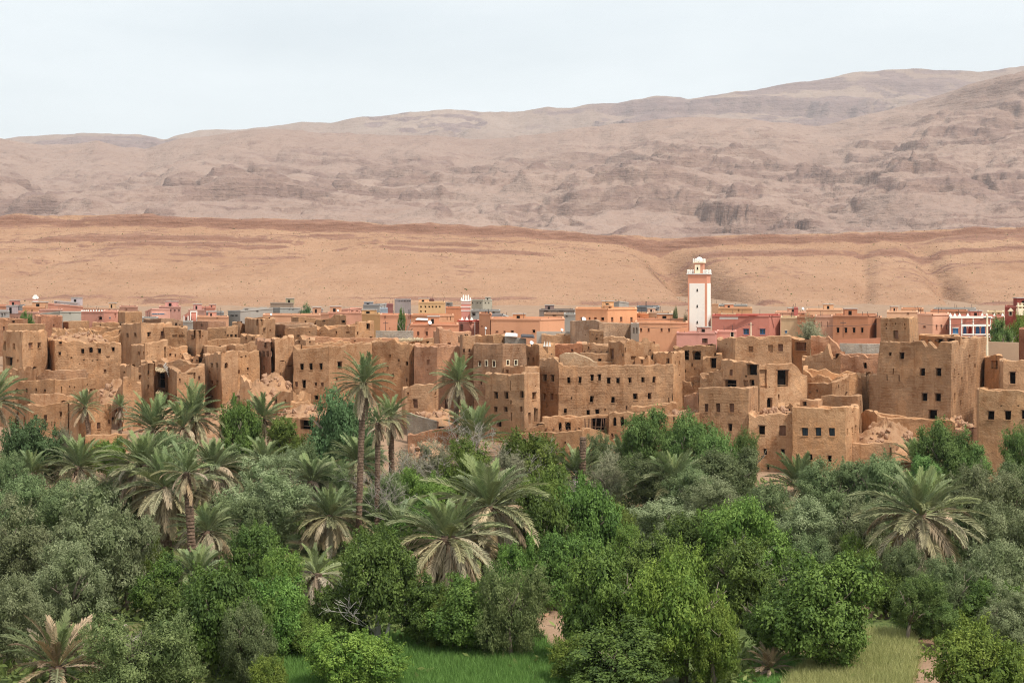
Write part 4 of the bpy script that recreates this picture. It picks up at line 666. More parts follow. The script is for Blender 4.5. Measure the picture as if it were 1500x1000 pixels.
HP('orange upper house on the skyline behind the ornamented turret', [(1320, 280), (1353, 279)], 452, col=ORG)
HP('small orange house on the skyline behind the arcaded loggia house', [(1363, 282), (1418, 280)], 455, [(1378, 457, 4, 2), (1402, 457, 4, 2)], col=(.56, .25, .14))
HG('grey concrete house frame behind the arcaded loggia house', [(1368, 320), (1430, 318)], 451.5, [(1424, 457, 2, 5)], col=G0)
HP('cream house with two windows between the loggia house and the brown-red house', [(1446, 252), (1471, 251)], 456, [(1455, 460, 3, 4), (1463, 460, 3, 4)], col=CRM, depth=6)
br = HP('tall brown-red house with a gabled window at the right edge', [(1472, 222), (1530, 220)], 449, [(1480.3, 459, 4, 5.5, 'f')], col=(.30, .085, .06))
arc = HP('white-trimmed red house with blue arched loggias and a white balustrade', [(1391, 216), (1471, 214)], 463, [(1399.7, 484.5, 8, 8, 'l'), (1413.3, 483, 5, 12, 'A'), (1420.8, 483, 5, 12, 'R'), (1432, 483, 6, 12, 'A'), (1440, 483, 6, 12, 'A'), (1448.5, 483, 4, 12, 'R'), (1459, 484, 7, 7, 'l')], col=(.56, .22, .155), group=None)
def trim(root, Y, boxes, m, name):
    rl = root.location
    for (x0, y0, x1, y1, dy) in boxes:
        a = P(x0, y1, Y); b = P(x1, y0, Y); mb = MB(); mb.box(0, b[0] - a[0], -dy, .05, 0, b[2] - a[2])
        put(name, mb.mesh(name, [M[m]]), root, (a[0] - rl.x, a[1] - rl.y, a[2] - rl.z))
trim(arc, 214.6, [(1391, 463, 1471, 466, .25), (1391, 466, 1392.6, 498, .14), (1408, 466, 1409.2, 498, .14), (1424.8, 466, 1426.2, 498, .14), (1450, 466, 1451, 498, .14), (1409.2, 475, 1424.8, 478, .1), (1426.2, 475, 1450, 478, .1), (1409.2, 488.8, 1424.8, 490.2, .5), (1426.2, 488.8, 1450, 490.2, .5), (1409.2, 492.5, 1450, 493.5, .5)], 'white', 'white_moulding')
def spikes(root, Y, xs, y0, w, h, m='white', name='pointed_merlon'):
    mb = MB(); hw = w / F * Y / 2; hh = h / F * Y
    mb.poly([(-hw, -.15, 0), (hw, -.15, 0), (0, 0, hh)]); mb.poly([(hw, -.15, 0), (hw, .15, 0), (0, 0, hh)]); mb.poly([(hw, .15, 0), (-hw, .15, 0), (0, 0, hh)]); mb.poly([(-hw, .15, 0), (-hw, -.15, 0), (0, 0, hh)]); me = mb.mesh(name, [M[m]])
    for x in xs:
        p = P(x, y0, Y); put(name, me, root, (p[0] - root.location.x, p[1] - root.location.y + .1, p[2] - root.location.z))
spikes(arc, 215, [1392.5, 1399, 1406, 1418, 1439, 1446, 1457, 1469], 463.2, 4.5, 5)
trim(red, 238.8, [(1054, 464.5, 1081, 467.6, .12), (1098, 462.8, 1112.5, 466, .12)], 'white', 'sign_board')
trim(red, 238.5, [(1043, 461, 1143, 462.3, .2)], 'red', 'roof_trim')
# yellow boxed balcony on the brown-red house, gable above its window
def gable():
    rl = br.location; mb = MB(); w = .36
    mb.v += [(-w, -.2, 0), (w, -.2, 0), (0, -.2, .38), (-w, .05, 0), (w, .05, 0), (0, .05, .38)]; mb.f += [(0, 1, 2), (3, 5, 4), (0, 2, 5, 3), (1, 4, 5, 2), (0, 3, 4, 1)]; mb.m += [0] * 5
    p = P(1480.3, 455.6, 221.3); put('window_gable', mb.mesh('window_gable', [M['cream']]), br, (p[0] - rl.x, p[1] - rl.y, p[2] - rl.z))
gable()
trim(br, 220.8, [(1488.5, 451.5, 1530, 461.5, .9), (1490, 443.5, 1491.4, 451.4, .5), (1495, 443.5, 1496.4, 451.4, .5), (1499.4, 443.5, 1530, 445.5, .5), (1488.5, 447, 1530, 449, .6)], 'cream', 'balcony_panel')
# houses farther back, right half
HP('long low orange house with a red block on its roof on the right skyline', [(1181, 290), (1233, 289), (1247, 291)], 453, col=LOR, beams=0)
HP('salmon skyline house beside the red rooftop block', [(1135, 288), (1181, 287)], 457, [(1176, 460, 4, 2)], col=SAL)
HP('little dark red rooftop room on the right skyline', [(1163, 286), (1169, 286)], 450, col=(.38,.11,.09), depth=3)
HP('tall salmon house with a row of seven windows right of centre', [(843, 245), (890, 242), (933, 244)], 452, [(853, 467, 5, 4), (863.5, 466.5, 3, 4, 's'), (872, 466.5, 4, 4, 's'), (882.5, 467, 4.5, 4), (896.8, 468, 3.4, 7, 's'), (910, 467.5, 3.6, 7, 's'), (925, 468, 3.4, 7, 's')], col=(.66, .33, .175))
HP('small orange stair block on top of the tall salmon house', [(884, 246), (897, 245)], 447, [(893, 450, 3, 3)], col=LOR, depth=3)
HG('pale grey concrete block on the skyline above the tall salmon house', [(899, 332), (907, 330), (921, 331)], [(899, 443), (907, 441), (921, 443)], col=G2)
HG('dark grey flat concrete house between the tall salmon house and the minaret', [(933, 268), (956, 266), (966, 267)], 449, [(960, 454, 5, 2)], col=(.25, .245, .24))
HP('orange house block right of the tall salmon house', [(933, 252), (950, 250)], 459, [(936, 464, 2, 2)], col=LOR)
HP('tan rooftop house with a blue door left of the minaret', [(950, 257), (979, 255), (986, 256)], 457.5, [(974.5, 462, 5, 5, 'l'), (953, 467, 3, 2), (973, 468, 3, 2)], col=TAN)
HP('low orange wall house in front of the tan rooftop house', [(933, 246), (1007, 245)], 467, [(980, 469, 3, 2)], col=(.58, .28, .16), depth=5)
HP('tall orange block just right of the minaret on the skyline', [(1043, 300), (1052, 299)], 445, col=LOR, depth=4)
HP('long pale orange house right of the minaret on the skyline', [(1052, 292), (1102, 290)], 451, [(1082, 454, 2, 5, 'h')], col=(.66, .37, .20))
HG('grey flat roof slab behind the pale orange house right of the minaret', [(1053, 340), (1095, 338)], 446.5, col=G1)
HP('low cream roof slab on the rose-red house', [(1056, 248), (1078, 247)], 459.5, col=CRM, depth=4)
HP('grey-brown house with orange merlons right of the small pink minaret', [(797, 300), (830, 299)], 459, [(812, 463, 5, 3), (816, 466, 3, 2)], col=(.40, .24, .15))
HG('long brown-grey house on the skyline right of the dry river bed', [(790, 332), (842, 330)], 453.5, [(800, 456, 6, 2), (822, 456, 6, 2)], col=(.26, .21, .18))
HG('stack of dark concrete walls left of the tall salmon house', [(826, 275), (843, 274)], 460, [(830, 463, 3, 2)], col=G1)
# centre
HP('salmon stair tower at the left end of the long salmon house', [(702, 232), (718, 230), (720, 231)], 459.5, [(706, 478, 1.5, 2)], col=(.58, .29, .165))
HP('very long salmon house with a flat roof and four floor-level vents', [(719, 228), (791, 226), (827, 229)], 467, [(728, 485.5, 4, 2, 's'), (739, 485.5, 3, 2, 's'), (750.5, 485.5, 4, 2.5), (782, 485, 4, 4)], col=(.58, .29, .165))
HG('pale grey rendered block behind the long salmon house', [(719, 252), (736, 250), (744, 251)], [(719, 459.5), (736, 459.5), (744, 463)], col=(.46, .46, .44))
HG('long dark grey house with gaps under its roof behind the salmon stair tower', [(690, 292), (733, 290)], 454.5, [(694, 460, 5, 4), (712, 457, 4, 2), (723, 458, 3, 3)], col=G1)
HP('pale yellow house with a line of round black holes and a red roof edge', [(613, 332), (652, 330)], 442.5, [(616.5, 449.2, 2.6, 2.8, 'a'), (623, 449.2, 2.6, 2.8, 'a'), (628.5, 449.2, 2.6, 2.8, 'a'), (633.5, 449.2, 2.6, 2.8, 'a'), (638.8, 449.2, 2.6, 2.8, 'a'), (644, 449.2, 2.6, 2.8, 'a'), (616.5, 456, 2.4, 2.6, 'a'), (623, 456, 2.4, 2.6, 'a')], col=(.70, .44, .22))
HP('broad salmon house with a long white-edged roof in front of the yellow house', [(602, 264), (643, 262), (665, 263)], 461.5, [(655, 466, 1, 6, 'h'), (660, 466, 1, 6, 'h')], col=(.66, .34, .195))
HP('low salmon lean-to with a pale roof below the broad salmon house', [(608, 250), (643, 249)], 468, col=(.62, .30, .17), depth=5)
HP('brick-orange flat house behind the small pink minaret', [(653, 330), (676, 329)], 450, col=(.55, .23, .12))
HP('salmon house with two brown windows above the tall reddish mud house', [(601, 233), (672, 231)], 475, [(612.5, 488.5, 3.6, 6, 's'), (625, 488.5, 3.6, 6, 's')], col=(.62, .30, .185))
pk = HP('pink house with white pointed merlons and a dark red cornice', [(672, 242), (688, 240), (702, 241)], 470.5, [(676, 479, 5, 9, 's')], col=(.70, .35, .26))
spikes(pk, 239.8, [677, 684, 691], 468.8, 5, 5); trim(pk, 239.6, [(670, 468.8, 702, 470.6, .3)], 'red', 'roof_cornice'); trim(pk, 239.5, [(695, 472, 696.2, 492, .1)], 'white', 'white_moulding')
HP('yellow-orange house left of the thin dark tree', [(530, 255), (557, 252)], 460, col=(.72, .42, .19))
HP('tall salmon house with one slot window behind the grey stone wall', [(557, 247), (596, 245)], 461, [(564, 464, 2, 4), (571, 481, 1, 2)], col=(.68, .33, .20))
HP('narrow salmon house strip right of the thin dark tree', [(596, 240), (601, 239)], 461, col=(.66, .35, .24), depth=5)
HG('grey breeze-block house on the skyline left of the light blue house', [(532, 335), (556, 333), (566, 334)], [(532, 446), (556, 446), (557, 444), (566, 444)], col=(.29, .28, .27))
HP('light blue little house on the skyline', [(557, 312), (568, 311)], 451.5, col=(.44,.52,.58), depth=4)
HP('dark pink house on the skyline beside the light blue one', [(566, 346), (576, 345)], 445, col=(.45,.18,.15), depth=5)
HP('pink skyline house with a pale upper band left of the breeze-block house', [(498, 342), (510, 341), (530, 342)], [(498, 453), (510, 452), (511, 450.5), (530, 450.5)], [(516, 456, 3, 2), (523, 456, 3, 2)], col=(.64, .32, .24))
HG('distant purplish house shell with five black windows', [(578, 420), (602, 418)], 438.5, [(585, 440.4, 2, 1.8), (589, 440.4, 2, 1.8), (593, 440.4, 2, 1.8), (597, 440.4, 2, 1.8), (600.3, 440.4, 1.8, 1.8)], col=(.34, .29, .28))
HG('distant grey-green house with a white tank roof right of the small pink minaret', [(691, 402), (707, 400), (721, 401)], 439.5, [(692, 443.5, 1.6, 1.8), (699, 443.5, 1.6, 1.8), (704, 443.5, 1.6, 1.8), (711, 443.5, 1.6, 1.8), (716, 443.5, 1.6, 1.8)], col=(.42, .38, .29))
HP('maroon flat-topped house on the skyline above the yellow house', [(624, 380), (636, 379)], 438, col=(.28, .12, .10), depth=5)
HG('small grey house on the skyline left of the small pink minaret', [(653, 380), (663, 379)], 443, [(657, 445, 4, 1.5)], col=G1, depth=5)
HP('pinkish-orange house row in front of the breeze-block house', [(480, 300), (530, 298)], 457.5, col=(.64, .33, .22), depth=6)
HP('long orange flat house behind the small skyline mud houses', [(385, 262), (470, 260)], 461, col=(.60, .33, .20))
HG('long dark grey concrete house left of centre with openings along its foot', [(334, 312), (352, 309), (400, 311)], [(334, 455), (352, 455), (353, 450.5), (400, 451)], [(340, 462, 5, 2), (346, 462, 4, 2), (361, 454, 5, 3), (377, 455, 3, 3)], col=G2)
HG('wide slate-grey house on the skyline with small openings', [(395, 322), (410, 319), (440, 321)], [(395, 450.5), (440, 451)], [(424, 452.5, 2, 2), (429, 452.5, 2, 2)], col=G1)
HG('tall tan-grey house with a red roof edge above the slate-grey house', [(396, 340), (430, 338)], 443.5, col=(.40, .31, .24), depth=5)
HG('pale grey low house right of the slate-grey house', [(438, 312), (478, 310)], [(438, 454), (460, 456), (478, 460)], col=G0)
HG('low dark grey house left of the long dark concrete house', [(302, 307), (328, 306)], 457, col=(.28, .275, .265))
wf_ = HP('red house framed with white bands on the left skyline', [(268, 285), (279, 283), (289, 284)], [(268, 463), (278.8, 463), (279, 456), (289, 456)], [(273, 467, 3, 4, 's')], col=(.55,.23,.17), depth=5)
trim(wf_, 282.6, [(278.6, 455.5, 280, 470, .12), (287.6, 455.5, 289, 470, .12), (278.6, 455.4, 289, 457, .13), (269, 462.6, 270.2, 473, .1), (275, 462.6, 276.2, 473, .1)], 'white', 'white_moulding')
HP('long red-roofed house on the left skyline', [(284, 342), (315, 340)], 450, [(300, 452, 3, 1.2, 'h')], col=(.54,.25,.18))
HP('pink house with a white band in the left new town', [(276, 302), (300, 300)], 453.5, col=(.64,.37,.29), depth=5)
HP('rose house with three small windows on the left skyline', [(233, 332), (265, 330)], 449, [(250, 454.5, 2.2, 2), (256, 454.5, 2.2, 2), (262, 454.5, 2.2, 2)], col=(.63,.34,.26))
HP('long rose house with white arch trim in front of the three-window rose house', [(213, 316), (222, 314), (249, 315)], [(213, 456), (222, 452), (249, 452.5)], [(230, 459.8, 22, 1.4, 'l')], col=(.62,.33,.255))
HG('grey-blue house strip above the dark-eaved mud house', [(208, 250), (232, 248)], 465, col=G2, depth=5)
HP('salmon house row on the skyline right of the white-framed red house', [(289, 282), (335, 280)], 463.5, [(318, 465.5, 2, 1.5)], col=(.66, .36, .22), depth=6)
HG('small grey-blue cube house below the white-framed red house', [(268, 240), (283, 239)], 470.5, col=G2, depth=4)
HP('salmon house at the far left edge of the new town', [(-20, 302), (22, 300)], 447.5, [(10, 449.5, 2, 1.6, 'a'), (14, 449.5, 2, 1.6, 'a')], col=(.62, .30, .19))
HG('dark grey block beside the salmon house at the far left', [(22, 304), (28, 302), (37, 303)], 447, col=(.22,.21,.21), depth=5)
HP('light orange house with two tiny windows on the left', [(33, 292), (66, 290)], 449.5, [(47, 455, 1.6, 2), (60, 455, 1.6, 2)], col=(.68, .38, .21))
HP('long brick-red house on the left skyline under the grey-blue roof', [(62, 332), (122, 330)], [(62, 443), (79, 443), (80, 447), (122, 449)], col=(.52, .24, .16))
HG('grey-blue unfinished upper floor on the left skyline', [(79, 338), (114, 336)], [(79, 440), (85, 440), (86, 442.5), (114, 443)], [(82, 442.5, 2, 2, 's'), (91, 446, 4, 1.6, 'l')], col=(.42,.40,.375))
HG('grey breeze-block shell with a gap, left of the stubby tower', [(58, 277), (88, 274), (119, 275)], [(58, 459), (70, 459), (71, 460), (87, 460), (88, 456), (119, 456)], [(102.5, 458, 2, 4, 'h')], col=(.33, .32, .28))
HP('long pink house behind the green bush at the left', [(14, 287), (58, 285)], 457, [(17, 465.2, 2, 1.5), (21, 465.2, 2, 1.5), (25, 465.2, 2, 1.5)], col=(.62,.34,.25))
HG('grey stuccoed house at the left edge of the new town', [(-20, 282), (14, 280)], 455.5, [(3, 461, 2, 4), (7, 460, 2, 3)], col=(.36, .33, .30))
HP('low rose house left of the breeze-block shell', [(58, 290), (92, 289)], 453, col=(.63,.345,.255), depth=5)
tr_ = HP('pink house with white crenel trim left of the stubby tower', [(118, 292), (152, 290)], 456, [(147, 466, 5, 4, 'd')], col=(.60, .30, .23))
spikes(tr_, 289.8, [120, 123, 126, 129, 133, 137, 141, 145, 149], 455.6, 2, 2.2)
HP('pale salmon house just left of the stubby tower', [(152, 300), (174, 299)], 455.5, [(161, 465.5, 2, 3, 'l'), (169, 462, 3, 7, 'h')], col=(.66, .36, .27))
HP('salmon skyline house with a pale roof behind the stubby tower', [(175, 325), (202, 323)], 449, [(185, 453, 3, 1.5, 's')], col=(.62, .34, .24))
HP('row of low tan houses on the left skyline', [(120, 340), (176, 338)], 451.5, [(160, 453, 4, 1.6, 's'), (168, 453, 4, 1.6, 's')], col=(.56, .36, .24), depth=6)
HP('orange house strip in the middle of the new town', [(455, 300), (482, 298)], 459, col=(.62, .33, .21), depth=5)
# --- minaret
def minaret():
    Y = 240.; k = Y / F; x0, x1, xr = (1008.5 - CX) * k, (1037 - CX) * k, (1044 - CX) * (Y + 2.6) / F
    w = x1 - x0; g = float(zg(Y)); r = empty('minaret', (x0 + w / 2 + .28, Y + 1.3, g), 'tall white-panelled pink minaret with a small dome', 'minaret')
    zt = CZ - (402 - HY) * k - g; zb = CZ - (487 - HY) * k - g; zp = CZ - (415 - HY) * k - g; h = w / 2
    r.rotation_euler = (0, 0, math.radians(-17.5))
    def add(name, fn, mats, parent=r, loc=None, smooth=False):
        m = MB(); fn(m); return put(name, m.mesh(name, mats, smooth), parent, loc, None, None, (.62, .29, .19))
    hw = 1.3
    add('shaft', lambda m: m.box(-hw, hw, -hw, hw, -1, zt), [M['paint']])
    def panels(m):
        m.box(-hw + .22, hw - .28, -hw - .05, -hw + .1, zb, zp, 0)
        m.box(hw - .1, hw + .05, -hw + .3, hw - .35, zb, zp, 0)
    add('white_panel', lambda m: m.box(-hw + .22, hw - .28, -hw - .05, -hw + .1, zb, zp), [M['white']])
    add('white_panel', lambda m: m.box(hw - .1, hw + .05, -hw + .14, hw - .12, zb, zp), [M['white']])
    def slit(m):
        m.box(-.09, .09, -.02, .05, 0, .22); m.poly([(-.09, -.02, .22), (.09, -.02, .22), (0, -.02, .36)]); m.box(-.12, .12, -.035, .05, -.05, -.001)
    for py in (424.5, 448, 471.7):
        add('window', slit, [M['room_shade']], r, (0, -hw - .055, CZ - (py + 1.8 - HY) * k - g))
    add('cornice', lambda m: (m.box(-hw - .16, hw + .16, -hw - .16, hw + .16, zt, zt + .14)), [M['sheet']])
    def merl(m): m.box(-.09, .09, -.09, .09, 0, .42); m.poly([(-.09, -.09, .42), (.09, -.09, .42), (0, 0, .56)]); m.poly([(.09, -.09, .42), (.09, .09, .42), (0, 0, .56)]); m.poly([(.09, .09, .42), (-.09, .09, .42), (0, 0, .56)]); m.poly([(-.09, .09, .42), (-.09, -.09, .42), (0, 0, .56)])
    mm = MB(); merl(mm); mme = mm.mesh('merlon', [M['white']])
    for sx in (-1, 1):
        for sy in (-1, 1):
            for q, (dx, dy) in enumerate(((0, 0), (.24, 0), (0, .24), (.44, 0), (0, .44))):
                put('merlon', mme, r, (sx * (hw - dx), sy * (hw - dy), zt + .142), None, (1, 1, 1 - .2 * (dx + dy)))
    zl = zt + .14; lh = 1.42; lw = .62
    lan = add('lantern', lambda m: m.box(-lw, lw, -lw, lw, zl, zl + lh), [M['paint']])
    add('lantern_panel', lambda m: m.box(-lw + .14, lw - .36, -lw - .04, -lw + .1, zl + .02, zl + lh - .22), [M['cream']], lan)
    add('window', slit, [M['room_shade']], lan, (-.11, -lw - .05, zl + .55)); add('window', slit, [M['room_shade']], lan, (.0 + .2, lw * 0 + .0, zl + .55))
    add('crown', lambda m: m.box(-lw - .13, lw + .13, -lw - .13, lw + .13, zl + lh, zl + lh + .12), [M['cream']], lan)
    for sx in (-1, -.33, .33, 1):
        for sy in (-1, 1): put('merlon', mme, lan, (sx * (lw + .02), sy * (lw + .02), zl + lh + .121), None, (1, 1, .9))
    def dome(m):
        K = 6; L = 12; zc = zl + lh + .12; R = .46
        for a in range(K):
            for b in range(L):
                f = lambda i, j: (R * math.cos(i * math.pi / 2 / K) * math.cos(j * 2 * math.pi / L), R * math.cos(i * math.pi / 2 / K) * math.sin(j * 2 * math.pi / L), zc + .25 + R * math.sin(i * math.pi / 2 / K))
                m.quad(f(a, b), f(a, b + 1), f(a + 1, b + 1), f(a + 1, b))
        m.tube([(0, 0, zc), (0, 0, zc + .26)], .46, 12)
    add('dome', dome, [M['white']], lan, None, True)
    add('finial', lambda m: (m.tube([(0, 0, zl + lh + .8), (0, 0, zl + lh + 1.25)], [.035, .012], 5), m.tube([(0, 0, zl + lh + .92), (0, 0, zl + lh + .99), (0, 0, zl + lh + 1.06)], [.02, .07, .02], 6)), [M['metal']], lan)
    add('loudspeaker', lambda m: m.tube([(-hw - .1, 0, zb + 3.0), (-hw - .45, -.1, zb + 3.0)], [.05, .2], 8), [M['sheet']])
minaret()
def small_minaret(px0, px1, ytop, ybody, Y, label, bands):
    k = Y / F; a = P((px0 + px1) / 2, ybody, Y); g = float(zg(Y)); r = empty('minaret', (a[0], Y, g), label, 'minaret'); h = (px1 - px0) / 2 * k; zt = a[2] - g
    m = MB(); m.box(-h, h, -h, h, -1, zt); put('shaft', m.mesh('shaft', [M['paint']]), r, None, None, None, (.60, .25, .20))
    for py in bands:
        z = CZ - (py - HY) * k - g; m = MB(); m.box(-h - .06, h + .06, -h - .06, h + .06, z - .06, z + .06); put('white_band', m.mesh('white_band', [M['white']]), r)
    m = MB(); m.box(-h * 1.12, h * 1.12, -h * 1.12, h * 1.12, zt, zt + .18); put('cornice', m.mesh('cornice', [M['white']]), r)
    H2 = (ybody - ytop) * k; m = MB(); m.box(-h * .4, h * .4, -h * .4, h * .4, zt + .18, zt + H2 * .6); put('lantern', m.mesh('lantern', [M['paint']]), r, None, None, None, (.60, .25, .20))
    m = MB(); m.tube([(0, 0, 0), (0, 0, H2 * .7), (0, 0, H2)], [.16, .13, .02], 5); me = m.mesh('pinnacle', [M['white']])
    for sx in (-.55, 0, .55): put('pinnacle', me, r, (sx * h, -h * .5, zt + .18))
    m = MB(); m.tube([(0, 0, 0), (0, 0, .5)], [.18, .03], 5); me = m.mesh('merlon', [M['white']])
    for sx in (-1, 1):
        for sy in (-1, 1): put('merlon', me, r, (sx * h, sy * h, zt + .18))
small_minaret(676, 689, 433, 441.5, 300., 'small far pink minaret with white bands and three white pinnacles', [444, 449.5, 454.8])
small_minaret(49.3, 54.7, 433, 438.5, 330., 'tiny red and white tower on the far left skyline', [441, 445.5])
# --- dishes, poles, wall, posts
def dish(px, py, Y, d, label):
    p = P(px, py, Y); r = empty('satellite_dish', (p[0], p[1], p[2] - d * .6), label, 'satellite dish', 'satellite dishes on the roofs'); R = d / 2; m = MB(); K = 10
    for a in range(3):
        for b in range(K):
            f = lambda i, j: (R * i / 3 * math.cos(j * 2 * math.pi / K), -.25 * d * (i / 3) ** 2 * .6, R * i / 3 * math.sin(j * 2 * math.pi / K))
            m.quad(f(a, b), f(a, b + 1), f(a + 1, b + 1), f(a + 1, b))
    put('bowl', m.mesh('bowl', [M['dish']], True), r, (0, 0, d * .6), (math.radians(-28), 0, .4)); m = MB(); m.tube([(0, .05, -.1), (0, .05, d * .6)], .04, 5); m.tube([(0, 0, d * .6), (0, -d * .45, d * .75)], .02, 4); put('mast', m.mesh('mast', [M['metal']]), r)
dish(629.5, 472.5, 232, .55, 'white satellite dish on the salmon house with two brown windows'); dish(855, 467.5, 192, .5, 'white satellite dish at the roof edge of the big brick house')
dish(778.5, 502, 156, .36, 'small white satellite dish above the pair of narrow shutters'); dish(1176, 452, 284, .45, 'white satellite dish beside the red rooftop room'); dish(823, 483, 200, .35, 'white satellite dish on the grey stone parapet')
dish(397, 460.5, 260, .35, 'small white satellite dish on the long orange flat house'); dish(1459.5, 469.8, 213, .25, 'tiny white satellite dish on the blue loggia house')
dish(495, 455, 296, .35, 'white satellite dish on the pinkish-orange house row'); dish(711.5, 480.5, 196, .25, 'white satellite dish on a thin mast before the long salmon house')
def pole(px, y0, Y, ybase, r0, m, label, name='utility_pole', cat='pole', arm=True, lean=0.):
    b = P(px, ybase, Y); t = P(px + lean, y0, Y); g = float(zg(Y)); z0 = min(b[2], b[2]); r = empty(name, (b[0], Y, b[2]), label, cat); mb = MB()
    mb.tube([(0, 0, -.6), ((t[0] - b[0]) * .5, 0, (t[2] - b[2]) * .5), (t[0] - b[0], 0, t[2] - b[2])], [r0, r0 * .85, r0 * .7], 7); put('post', mb.mesh('post', [M[m]]), r)
    if arm: mb = MB(); mb.box(-.35, .35, -.05, .05, t[2] - b[2] - .35, t[2] - b[2] - .27); put('crossarm', mb.mesh('crossarm', [M['metal']]), r, (t[0] - b[0], 0, 0))
pole(1446, 461, 172, 522, .13, 'cream', 'pale concrete pole in front of the blue loggia house'); pole(641, 617, 136, 641, .09, 'wood', 'short wooden post by the grey retaining wall', 'wooden_post', 'post', False)
pole(1100, 472, 236, 490, .09, 'cream', 'thin pale pole before the rose-red house'); pole(711, 482, 196, 494, .04, 'sheet', 'thin mast with a dish on the brick roof', 'mast', 'mast', False)
pole(1190.5, 469, 232, 487, .05, 'wood', 'thin dark pole in front of the brown-orange house'); pole(1235, 469, 226, 487, .05, 'wood', 'thin dark pole in front of the house with four dark windows'); pole(565, 470, 243, 484, .05, 'metal', 'thin iron pole in front of the tall salmon house')
# leaning poles of the collapsed porch, straw roof, metal sheets, white crenels
def leaning_poles():
    rr = random.Random(3)
    for k, (px, l_) in enumerate([(858, 'leftmost'), (862, 'second from left'), (867, 'third from left'), (872, 'third from right'), (880, 'second from right'), (886, 'rightmost')]):
        a = P(px, 628.5, 136.8); b = P(px + rr.uniform(-3, 4), 612.5, 136.9); o = MB(); o.tube([(0, 0, -.2), (b[0] - a[0], 0.1, b[2] - a[2])], [.06, .04], 5)
        tag(put('wooden_prop', o.mesh('wooden_prop', [M['wood']]), None, a), l_ + ' rough wooden prop of the collapsed mud porch below the longest house', 'wooden prop', 'props of the collapsed porch')
leaning_poles()
def straw(px0, py0, px1, py1, Y, d, label, m='straw', name='straw_mat', th=.16, cat='straw roof'):
    a = Vector(P(px0, py0, Y)); b = Vector(P(px1, py1, Y)); rr = random.Random(int(px0)); mb = MB(); n = 14
    for k in range(n):
        t = (k + .5) / n; p = a.lerp(b, t); s = rr.uniform(-.12, .12); w = (b - a).length / n * .62
        mb.tube([(p.x - a.x, -.3 + s, p.z - a.z + rr.uniform(-.05, .05)), (p.x - a.x + s, d * .5, p.z - a.z + .12 + rr.uniform(-.1, .1)), (p.x - a.x + s, d, p.z - a.z + .1)], [w, w * 1.1, w * .8], 5)
    tag(put(name, mb.mesh(name, [M[m]]), None, a), label, cat)
straw(224, 541, 240, 546, 156.5, 2.2, 'loose grey straw roof hanging over the collapsed house', 'straw'); straw(228, 575, 246, 582, 155.5, 2., 'torn lower straw roof of the collapsed house'); straw(585, 499, 618, 498, 189, 2.5, 'pale straw roof on the low ruin beside the tall reddish house')
straw(240, 535, 249, 552, 155.5, .6, 'grey tatters of matting draped over the collapsed house wall', 'deadwood', 'matting', cat='matting')
def sheet(px0, px1, py, Y, label, m='sheet'):
    a = P(px0, py, Y); b = P(px1, py + 1.2, Y); mb = MB(); mb.box(0, b[0] - a[0], -.3, 2.5, -.06, .0); mb.box(.1, (b[0] - a[0]) * .9, -.1, 2.2, .002, .07)
    o = put('metal_sheet', mb.mesh('metal_sheet', [M[m]]), None, a, (.05, .04, 0)); tag(o, label, 'roof sheet')
sheet(739.5, 758, 491.2, 162.6, 'white metal roof sheet lying on the grey shed'); sheet(763, 783, 493, 161.5, 'dark roof sheet beside the white one on the grey shed', 'metal'); sheet(609, 643, 468, 248.5, 'long pale roof edge on the salmon lean-to')
def crenels():
    for k, px in enumerate((797.5, 801.5, 805.5)):
        a = P(px, 507.5, 157.2); mb = MB(); mb.v += [(-.11, 0, 0), (.11, 0, 0), (0, 0, .5), (-.11, .12, 0), (.11, .12, 0), (0, .12, .5)]; mb.f += [(0, 1, 2), (3, 5, 4), (0, 2, 5, 3), (1, 4, 5, 2)]; mb.m += [0] * 4
        tag(put('white_crenel', mb.mesh('white_crenel', [M['white']]), None, a), ('left', 'middle', 'right')[k] + ' white pointed crenel in a row of three on a mud roof', 'crenel', 'white crenels on the mud roof')
crenels()
